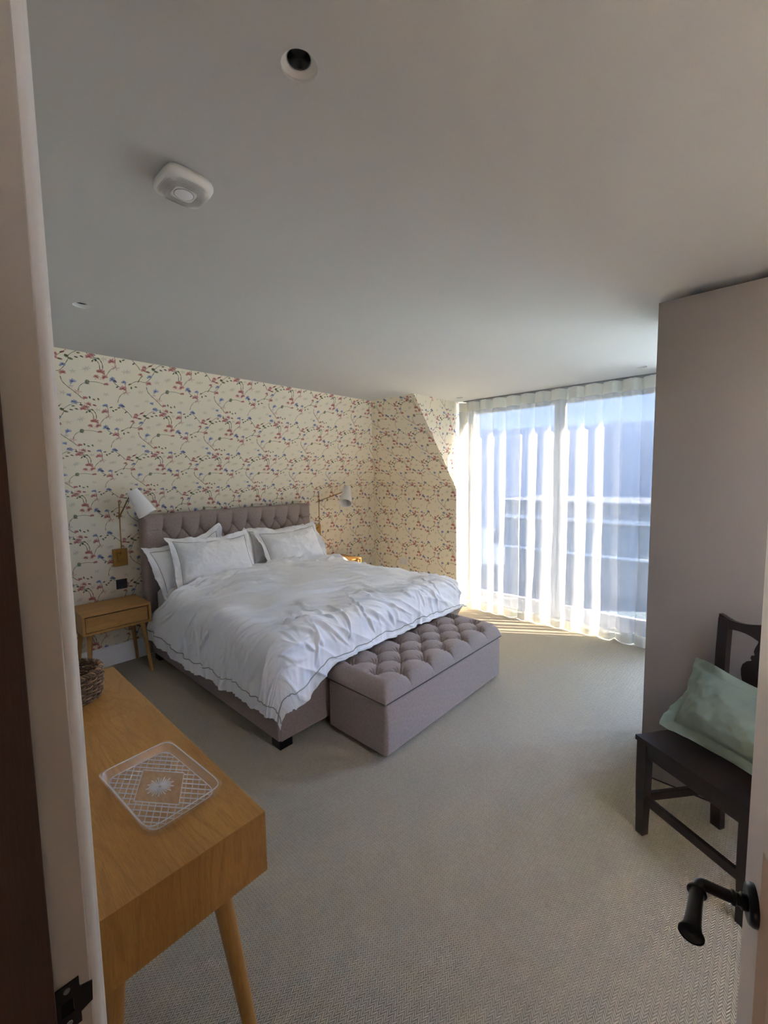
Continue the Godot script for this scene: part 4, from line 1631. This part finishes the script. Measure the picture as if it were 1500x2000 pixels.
	for fam in [1.0, -1.0]:
		for k in range(-11, 12):
			# line x/ax + fam * z/az = k, cut to the floor and to the clear lozenge
			var run: Array = []
			var open := false
			var from := Vector2.ZERO
			var last := Vector2.ZERO
			for q in 401:
				var z := lerpf(-iz, iz, q / 400.0)
				var x: float = (k - fam * z / az) * ax
				var on: bool = absf(x) < ix_ and absf(x) / 0.066 + absf(z) / 0.106 > 0.985
				if on and not open:
					from = Vector2(x, z)
					open = true
				elif open and (not on or q == 400):
					if from.distance_to(last) > 0.004:
						run.append([from, last])
					open = false
				last = Vector2(x, z)
			for g in run:
				rib.call(cutm, g[0], g[1], 0.0011, 0.0026)
	for q in [[Vector2(0.066, 0), Vector2(0, 0.106)], [Vector2(0, 0.106), Vector2(-0.066, 0)], [Vector2(-0.066, 0), Vector2(0, -0.106)], [Vector2(0, -0.106), Vector2(0.066, 0)]]:
		rib.call(cutm, q[0], q[1], 0.0012, 0.0024)
	obj("diamond_cuts", cutm, M.cut, tr)
	cutm = MB.new()
	for k in 26:
		var a := TAU * k / 26.0
		var d := Vector2(cos(a) * 0.8, sin(a))
		rib.call(cutm, d * 0.004, d * (0.041 if k % 2 else 0.033), 0.0015, 0.0022)
	obj("starburst", cutm, M.cut, tr)
	for lp in [["rim_edge", 0.0035, 0.0300, 0.0016], ["floor_edge", 0.0150, 0.0085, 0.0012]]:
		cutm = MB.new()
		var path := []
		for k in 161:
			var a := TAU * k / 160.0
			var c := Vector2(cos(a), sin(a))
			var far := pow(pow(absf(c.x), 9.0) + pow(absf(c.y), 9.0), -1.0 / 9.0)
			path.append(Vector3(c.x * far * (hx - lp[1]), lp[2], c.y * far * (hz - lp[1])))
		cutm.tube(path, lp[3], 6, false)
		obj(lp[0], cutm, M.cut, tr)

	# woven basket
	var bk := thing("wicker_basket", "small round dark wicker basket at the far end of the oak table", "basket", Vector3(0.325, 0.762, -1.935))
	var rad_at := func(y: float) -> float:
		return 0.098 + 0.010 * sin(clampf(y / 0.115, 0.0, 1.0) * PI * 0.8)
	m = MB.new()
	m.lathe([Vector2(0.0, 0.012), Vector2(0.088, 0.012), Vector2(0.094, 0.006), Vector2(0.09, 0.0), Vector2(0.0, 0.0)], 40)
	obj("base", m, M.wicker, bk)
	var ns := 26
	for k in ns:
		m = MB.new()
		var a := TAU * k / ns
		var path := []
		for j in 9:
			var y := 0.006 + 0.108 * j / 8.0
			path.append(Vector3(cos(a), 0, sin(a)) * (rad_at.call(y) as float) + Vector3(0, y, 0))
		m.tube(path, 0.0027, 6, true, 8.0)
		obj("stake", m, M.wicker, bk)
	rng.seed = 77
	for r in 15:
		m = MB.new()
		var path := []
		var y := 0.010 + 0.0066 * r
		var jit := rng.randf() * TAU
		for k in 157:
			var a := TAU * k / 156.0
			var rr: float = rad_at.call(y) + 0.0042 * cos(a * ns * 0.5 + PI * r) + 0.0012 * sin(a * 3.0 + jit)
			path.append(Vector3(cos(a) * rr, y + 0.0013 * sin(a * 5.0 + jit), sin(a) * rr))
		m.tube(path, rng.randf_range(0.0029, 0.0037), 6, false, 8.0)
		obj("weaver", m, M.wicker if r % 3 else M.wicker2, bk)
	for s in 3:
		m = MB.new()
		var path := []
		for k in 241:
			var a := TAU * k / 240.0
			var tw := a * 17.0 + TAU * s / 3.0
			path.append(Vector3(cos(a) * (0.1045 + 0.005 * cos(tw)), 0.114 + 0.005 * sin(tw), sin(a) * (0.1045 + 0.005 * cos(tw))))
		m.tube(path, 0.0042, 7, false, 8.0)
		obj("rim_braid", m, M.wicker2 if s == 1 else M.wicker, bk)


func wardrobe() -> void:
	var w := thing("wardrobe", "tall plain white wardrobe standing short of the ceiling on the right", "wardrobe")
	var m := MB.new()
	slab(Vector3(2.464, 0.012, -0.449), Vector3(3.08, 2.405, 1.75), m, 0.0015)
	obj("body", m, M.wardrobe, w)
	m = MB.new()
	slab(Vector3(2.472, 0.0, -0.441), Vector3(3.07, 0.012, 1.74), m, 0.0)
	obj("shadow_plinth", m, M.black, w)  # black colour stands in for the shadow line along the floor


func chair() -> void:
	var bz := Vector3(-0.866, 0, -0.5)
	var o := thing("wooden_chair", "old dark wooden side chair with a pierced splat back in front of the wardrobe", "chair", Vector3(2.058, 0, -0.361))
	o.transform.basis = Basis(Vector3(-0.5, 0, 0.866), Vector3.UP, bz)
	# local: x from left leg to right leg, y up, z towards the front
	var w := 0.41
	var m := MB.new()
	m.prism(PackedVector2Array([Vector2(-0.026, 0.027), Vector2(w + 0.026, 0.027), Vector2(w + 0.02, 0.0), Vector2(w - 0.022, -0.385), Vector2(0.022, -0.385), Vector2(-0.02, 0.0)]), 0.022, Transform3D(Basis(Vector3(1, 0, 0), Vector3(0, 0, 1), Vector3(0, -1, 0)), Vector3(0, 0.438, 0)))
	obj("seat", m, M.darkwood, o)
	for s in [0.0, w]:
		m = MB.new()
		var path := []
		var rad := []
		for k in 7:
			var t := k / 6.0
			path.append(Vector3(s, 0.428 * (1.0 - t), 0.0))
			rad.append(lerpf(0.030, 0.024, smoothstep(0.35, 1.0, t)))
		# square leg, thinner to the foot
		for k in 6:
			var a: Vector3 = path[k]
			var b: Vector3 = path[k + 1]
			var ra: float = rad[k] * 0.72
			var rb: float = rad[k + 1] * 0.72
			var ca := [Vector3(-ra, 0, -ra), Vector3(ra, 0, -ra), Vector3(ra, 0, ra), Vector3(-ra, 0, ra)]
			for q in 4:
				var c0: Vector3 = ca[q]
				var c1: Vector3 = ca[(q + 1) % 4]
				m.poly([a + c0, a + c1, b + c1 * (rb / ra), b + c0 * (rb / ra)], (c0 + c1).normalized())
		var rf: float = rad[6] * 0.72
		m.poly([Vector3(s - rf, 0, -rf), Vector3(s + rf, 0, -rf), Vector3(s + rf, 0, rf), Vector3(s - rf, 0, rf)], Vector3.DOWN)
		obj("front_leg", m, M.darkwood, o)
	for s in [-1.0, 1.0]:
		# rear leg and back post in one sawn piece
		m = MB.new()
		var cx := w * 0.5
		var pts := [[0.0, 0.125, -0.352], [0.2, 0.136, -0.360], [0.44, 0.150, -0.366], [0.60, 0.154, -0.368], [0.80, 0.160, -0.380], [0.945, 0.166, -0.396]]
		var prev := []
		for q in pts:
			var c := Vector3(cx + s * q[1], q[0], q[2])
			var r := 0.021
			var ring := [c + Vector3(-r, 0, -r * 0.75), c + Vector3(r, 0, -r * 0.75), c + Vector3(r, 0, r * 0.75), c + Vector3(-r, 0, r * 0.75)]
			if prev.size():
				for k in 4:
					m.poly([prev[k], prev[(k + 1) % 4], ring[(k + 1) % 4], ring[k]], [Vector3(0, 0, -1), Vector3(1, 0, 0), Vector3(0, 0, 1), Vector3(-1, 0, 0)][k])
			else:
				m.poly(ring, Vector3.DOWN)
			prev = ring
		m.poly(prev, Vector3.UP)
		obj("back_post", m, M.darkwood, o)
	for a in [["front_apron", Vector3(w * 0.5, 0.398, 0.004), Vector3(w, 0.062, 0.024)], ["rear_apron", Vector3(w * 0.5, 0.398, -0.366), Vector3(0.30, 0.062, 0.022)], ["front_stretcher", Vector3(w * 0.5, 0.166, 0.0), Vector3(w, 0.040, 0.020)], ["rear_stretcher", Vector3(w * 0.5, 0.20, -0.358), Vector3(0.27, 0.036, 0.02)]]:
		m = MB.new()
		m.box(a[1], a[2], 0.003)
		obj(a[0], m, M.darkwood, o)
	for s in [-1.0, 1.0]:
		var a := Vector3(w * 0.5 + s * w * 0.5, 0, -0.01)
		var b := Vector3(w * 0.5 + s * 0.142, 0, -0.355)
		var mid := (a + b) * 0.5
		var dirv := (b - a).normalized()
		for q in [["side_apron", 0.398, 0.062], ["side_stretcher", 0.168, 0.038]]:
			m = MB.new()
			m.box(Vector3.ZERO, Vector3((b - a).length(), q[2], 0.020), 0.003, Transform3D(Basis(dirv, Vector3.UP, dirv.cross(Vector3.UP)), mid + Vector3(0, q[1], 0)))
			obj(q[0], m, M.darkwood, o)
	# crest rail with eared ends and a dipped, bowed top
	var crest := PackedVector2Array()
	var top := []
	var bot := []
	for k in 25:
		var t := k / 24.0
		var u := absf(t - 0.5) * 2.0
		var x := lerpf(-0.188, 0.188, t)
		var yt := 0.952 + 0.012 * smoothstep(0.72, 1.0, u) - 0.006 * sin(u * PI) + 0.018 * exp(-u * u * 9.0)
		var yb := 0.898 - 0.012 * exp(-u * u * 16.0) + 0.014 * sin(u * PI)
		top.append(Vector2(x, yt))
		bot.append(Vector2(x, yb))
	bot.reverse()
	for q in top:
		crest.append(q)
	for q in bot:
		crest.append(q)
	m = MB.new()
	var bxf := Transform3D(Basis(Vector3(1, 0, 0), Vector3(0, 1, -0.1).normalized(), Vector3(0, 0.1, 1).normalized()), Vector3(w * 0.5, 0, -0.302))
	m.prism(crest, 0.024, bxf)
	obj("crest_rail", m, M.darkwood, o)
	# vase shaped splat with a heart shaped piercing
	var half := [Vector2(0.028, 0.92), Vector2(0.030, 0.885), Vector2(0.038, 0.862), Vector2(0.041, 0.845), Vector2(0.036, 0.832), Vector2(0.048, 0.826), Vector2(0.050, 0.814), Vector2(0.044, 0.806), Vector2(0.062, 0.796), Vector2(0.076, 0.778), Vector2(0.080, 0.755), Vector2(0.076, 0.728), Vector2(0.066, 0.698), Vector2(0.056, 0.664), Vector2(0.052, 0.63), Vector2(0.054, 0.58), Vector2(0.064, 0.52), Vector2(0.074, 0.47), Vector2(0.076, 0.455)]
	var spl := PackedVector2Array()
	for q in half:
		spl.append(q)
	for k in range(half.size() - 1, -1, -1):
		spl.append(Vector2(-half[k].x, half[k].y))
	var heart := PackedVector2Array()
	for k in 24:
		var a := TAU * k / 24.0
		heart.append(Vector2(0.024 * sin(a) * (0.75 + 0.25 * cos(a)), 0.752 + 0.032 * cos(a)))
	m = MB.new()
	m.prism(spl, 0.012, bxf, heart)
	obj("splat", m, M.darkwood, o)
	m = MB.new()
	m.box(Vector3(w * 0.5, 0.462, -0.366), Vector3(0.30, 0.03, 0.024), 0.003)
	obj("shoe_rail", m, M.darkwood, o)

	# cushion leaning against the splat
	var c := pillow("cushion", "pale sage green cushion with a flat border leaning on the dark wooden chair", Transform3D.IDENTITY, 0.52, 0.345, 0.13, 0.042, 21, M.green, null)
	var lo := Vector3(w * 0.5 + 0.045, 0.458, -0.135)
	var hi := Vector3(w * 0.5 + 0.045, 0.72, -0.325)
	var up := (hi - lo).normalized()
	var nn := Vector3(1, 0, 0).cross(up).normalized()
	var lt := Transform3D(Basis(Vector3(1, 0, 0), up, nn), lo + up * 0.165 + nn * 0.045)
	c.transform = o.transform * lt


func lamps() -> void:
	var specs := [
		["left", "brass swing arm wall lamp with a white cone shade, left of the headboard", Vector3(1.1265, 0.925, ZB), Vector3(1.124, 0, -4.085), 0.99, 1.41, Vector3(1.127, 1.292, -4.075), Vector3(1.185, 1.452, -4.0), Vector3(1.203, 1.502, -3.985), Vector3(1.294, 1.300, -3.925), Vector3(1.118, 1.268, -4.087)],
		["right", "brass swing arm wall lamp with a white cone shade, right of the headboard", Vector3(3.282, 0.93, ZB), Vector3(3.272, 0, -4.085), 1.0, 1.405, Vector3(3.281, 1.302, -4.075), Vector3(3.53, 1.392, -3.965), Vector3(3.632, 1.455, -3.965), Vector3(3.502, 1.268, -3.86), Vector3(3.24, 1.285, -4.09)]]
	for s in specs:
		var l := thing("wall_lamp", s[1], "wall lamp", Vector3.ZERO, 0.0, "brass wall lamps beside the headboard")
		var m := MB.new()
		m.box(s[2] + Vector3(0, 0, 0.009), Vector3(0.11, 0.15, 0.018), 0.003)
		obj("backplate", m, M.brass, l)
		m = MB.new()
		m.box(s[2] + Vector3(-0.012, 0.0, 0.022), Vector3(0.026, 0.085, 0.010), 0.002)
		obj("switch_box", m, M.brass, l)
		m = MB.new()
		m.tube([s[2] + Vector3(-0.012, -0.012, 0.02), s[2] + Vector3(-0.012, -0.012, 0.06)], [0.006, 0.006], 14)
		m.tube([s[2] + Vector3(-0.03, -0.012, 0.058), s[2] + Vector3(0.012, -0.012, 0.058)], [0.006, 0.006], 14)
		obj("knob", m, M.brass, l)
		m = MB.new()
		var rp: Vector3 = s[3]
		m.tube([s[2] + Vector3(rp.x - s[2].x, 0.03, 0.018), Vector3(rp.x, s[2].y + 0.045, rp.z - 0.012), Vector3(rp.x, s[2].y + 0.07, rp.z), Vector3(rp.x + 0.003, s[5], rp.z)], 0.0048, 12)
		obj("rod", m, M.brass, l)
		m = MB.new()
		var j: Vector3 = s[6]
		m.tube([j + Vector3(0, -0.016, -0.009), j + Vector3(0, 0.016, -0.009)], 0.0095, 16)
		m.tube([j + Vector3(-0.03, -0.004, 0.0), j + Vector3(0.012, -0.004, 0.0)], 0.0055, 12)
		obj("joint", m, M.brass, l)
		m = MB.new()
		m.tube([s[10], j, s[7]], 0.0052, 12)
		obj("arm", m, M.brass, l)
		# cone shade, open below, with a small cap and stem above
		var a: Vector3 = s[8]
		var b: Vector3 = s[9]
		var ax := (a - b).normalized()
		var sx := ax.cross(Vector3(0, 0, 1)).normalized()
		var xf := Transform3D(Basis(sx, ax, sx.cross(ax)), b)
		var hl := a.distance_to(b)
		m = MB.new()
		m.lathe([Vector2(0.004, hl), Vector2(0.040, hl), Vector2(0.044, hl - 0.003), Vector2(0.077, 0.0), Vector2(0.0755, 0.0), Vector2(0.0425, hl - 0.006), Vector2(0.004, hl - 0.006)], 40, xf)
		var sh := obj("lamp_shade", m, M.shade, l)
		m = MB.new()
		m.tube([a - ax * 0.01, a + ax * 0.018, a + ax * 0.02], [0.007, 0.007, 0.004], 14)
		m.tube([s[7], a + ax * 0.006], 0.0048, 10)
		obj("finial", m, M.brass, sh)
		m = MB.new()
		m.lathe([Vector2(0.0, hl * 0.35), Vector2(0.016, hl * 0.38), Vector2(0.022, hl * 0.5), Vector2(0.017, hl * 0.65), Vector2(0.013, hl * 0.9), Vector2(0.0, hl * 0.95)], 20, xf, 60.0)
		obj("bulb", m, M.plastic, sh)


func fittings() -> void:
	var where := ["nearest the viewer, at the top of the picture", "left, towards the papered wall", "far right, by the window corner", "right, by the wardrobe and curtain"]
	var i := 0
	for p in spots():
		var s := thing("downlight", "small round recessed ceiling spotlight, " + where[i], "downlight", Vector3(p.x, YC, p.y), 0.0, "recessed ceiling spotlights")
		i += 1
		var m := MB.new()
		m.lathe([Vector2(0.0372, 0.0), Vector2(0.0372, 0.007), Vector2(0.0355, 0.0075), Vector2(0.032, 0.0095), Vector2(0.0262, 0.0125), Vector2(0.0248, 0.016), Vector2(0.0248, 0.03)], 40, Transform3D.IDENTITY, 35.0)
		obj("baffle", m, M.plastic, s)
		m = MB.new()
		m.lathe([Vector2(0.0236, 0.014), Vector2(0.0246, 0.014), Vector2(0.0248, 0.0165), Vector2(0.0236, 0.0165), Vector2(0.0236, 0.014)], 36)
		obj("retaining_ring", m, M.steel, s)
		m = MB.new()
		m.lathe([Vector2(0.0, 0.034), Vector2(0.015, 0.031), Vector2(0.0222, 0.020), Vector2(0.0247, 0.0165), Vector2(0.0247, 0.075), Vector2(0.0, 0.075)], 36)
		obj("lamp", m, M.dark, s)
	# smoke alarm: a rounded square dish with a pierced face and a round button
	var sa := thing("smoke_alarm", "white square smoke alarm with rounded corners and a round button on the ceiling", "smoke alarm", Vector3(0.567, YC, -1.275))
	var sq := func(half: float, r: float, n: int) -> Array:
		var out := []
		for k in n:
			var a := TAU * k / n
			var c := Vector2(cos(a), sin(a))
			# superellipse
			var e := 5.0
			var l := pow(pow(absf(c.x), e) + pow(absf(c.y), e), -1.0 / e)
			out.append(c * l * half)
		return out
	var build := func(levels: Array, closed: bool) -> MB:
		var mm := MB.new()
		var pts := PackedVector3Array()
		var n := 97
		for lv in levels:
			var ring: Array = sq.call(lv[0], 0.0, n - 1)
			for k in n:
				var q: Vector2 = ring[k % (n - 1)]
				pts.append(Vector3(q.x, lv[1], q.y))
		mm.sheet(pts, levels.size(), n, Vector3(0, -0.01, 0), true, PackedVector2Array(), true)
		return mm
	var body: MB = build.call([[0.058, 0.0], [0.060, -0.004], [0.0655, -0.010], [0.0672, -0.016], [0.0668, -0.024], [0.064, -0.030], [0.058, -0.0345], [0.048, -0.0368], [0.034, -0.0376], [0.02, -0.0378], [0.0, -0.0378]], true)
	obj("case", body, M.plastic, sa)
	var m := MB.new()
	m.lathe([Vector2(0.0245, -0.036), Vector2(0.0245, -0.0388), Vector2(0.0232, -0.0392), Vector2(0.0, -0.0396)], 40)
	obj("button", m, M.trim, sa)
	m = MB.new()
	m.lathe([Vector2(0.0265, -0.0372), Vector2(0.0262, -0.0384), Vector2(0.0250, -0.0386), Vector2(0.0247, -0.0372)], 40)
	obj("button_ring", m, M.steel, sa)
	# pin holes: small dark dots set in curving rows
	var dot := MB.new()
	dot.lathe([Vector2(0.0, -0.0003), Vector2(0.00075, 0.0)], 6)
	var mm := MultiMesh.new()
	mm.transform_format = MultiMesh.TRANSFORM_3D
	mm.mesh = dot.mesh()
	var tf := []
	for rr in 15:
		var half := 0.031 + 0.0021 * rr
		var n := int(half * 8.0 / 0.0027)
		for k in n:
			var a := TAU * (k + 0.5 * (rr % 2)) / n
			var c := Vector2(cos(a), sin(a))
			var l := pow(pow(absf(c.x), 4.0) + pow(absf(c.y), 4.0), -0.25) * half
			var y := -0.0377
			if half > 0.034:
				y = lerpf(-0.0376, -0.0368, clampf((half - 0.034) / 0.014, 0.0, 1.0))
			if half > 0.048:
				y = lerpf(-0.0368, -0.0345, clampf((half - 0.048) / 0.010, 0.0, 1.0))
			if half > 0.058:
				y = lerpf(-0.0345, -0.030, clampf((half - 0.058) / 0.006, 0.0, 1.0))
			tf.append(Transform3D(Basis(), Vector3(c.x * l, y - 0.0002, c.y * l)))
	mm.instance_count = tf.size()
	for k in tf.size():
		mm.set_instance_transform(k, tf[k])
	var mi := MultiMeshInstance3D.new()
	mi.name = "pin_holes"
	mi.multimesh = mm
	mi.material_override = M.dark
	mi.set_meta("kind", "stuff")
	sa.add_child(mi)

	# black socket beside the left lamp
	var sk := thing("wall_socket", "square black socket plate on the papered wall above the left nightstand", "socket", Vector3(1.1255, 0.690, ZB))
	m = MB.new()
	m.box(Vector3(0, 0, 0.004), Vector3(0.085, 0.085, 0.008), 0.003)
	obj("plate", m, M.black, sk)
	m = MB.new()
	m.box(Vector3(0, 0.012, 0.0085), Vector3(0.028, 0.018, 0.003), 0.001)
	obj("rocker", m, M.dark, sk)
	for q in [Vector2(-0.011, -0.022), Vector2(0.011, -0.022), Vector2(0.0, -0.008)]:
		m = MB.new()
		m.box(Vector3(q.x, q.y, 0.0083), Vector3(0.006, 0.004, 0.001), 0.0)
		obj("slot", m, M.dark, sk)
	# pale double socket low on the knee wall
	var s2 := thing("wall_socket", "pale double socket plate low on the papered knee wall near the corner", "socket", Vector3(XK, 0.445, -3.627), -PI / 2)
	m = MB.new()
	m.box(Vector3(0, 0, 0.004), Vector3(0.146, 0.086, 0.008), 0.003)
	obj("plate", m, M.plastic, s2)
	for x in [-0.036, 0.036]:
		m = MB.new()
		m.box(Vector3(x, 0.022, 0.009), Vector3(0.012, 0.018, 0.003), 0.001)
		obj("switch", m, M.plastic, s2)
		for q in [Vector2(-0.011, -0.018), Vector2(0.011, -0.018), Vector2(0.0, 0.004)]:
			m = MB.new()
			m.box(Vector3(x + q.x, q.y - 0.006, 0.0083), Vector3(0.007, 0.004, 0.001), 0.0)
			obj("slot", m, M.dark, s2)
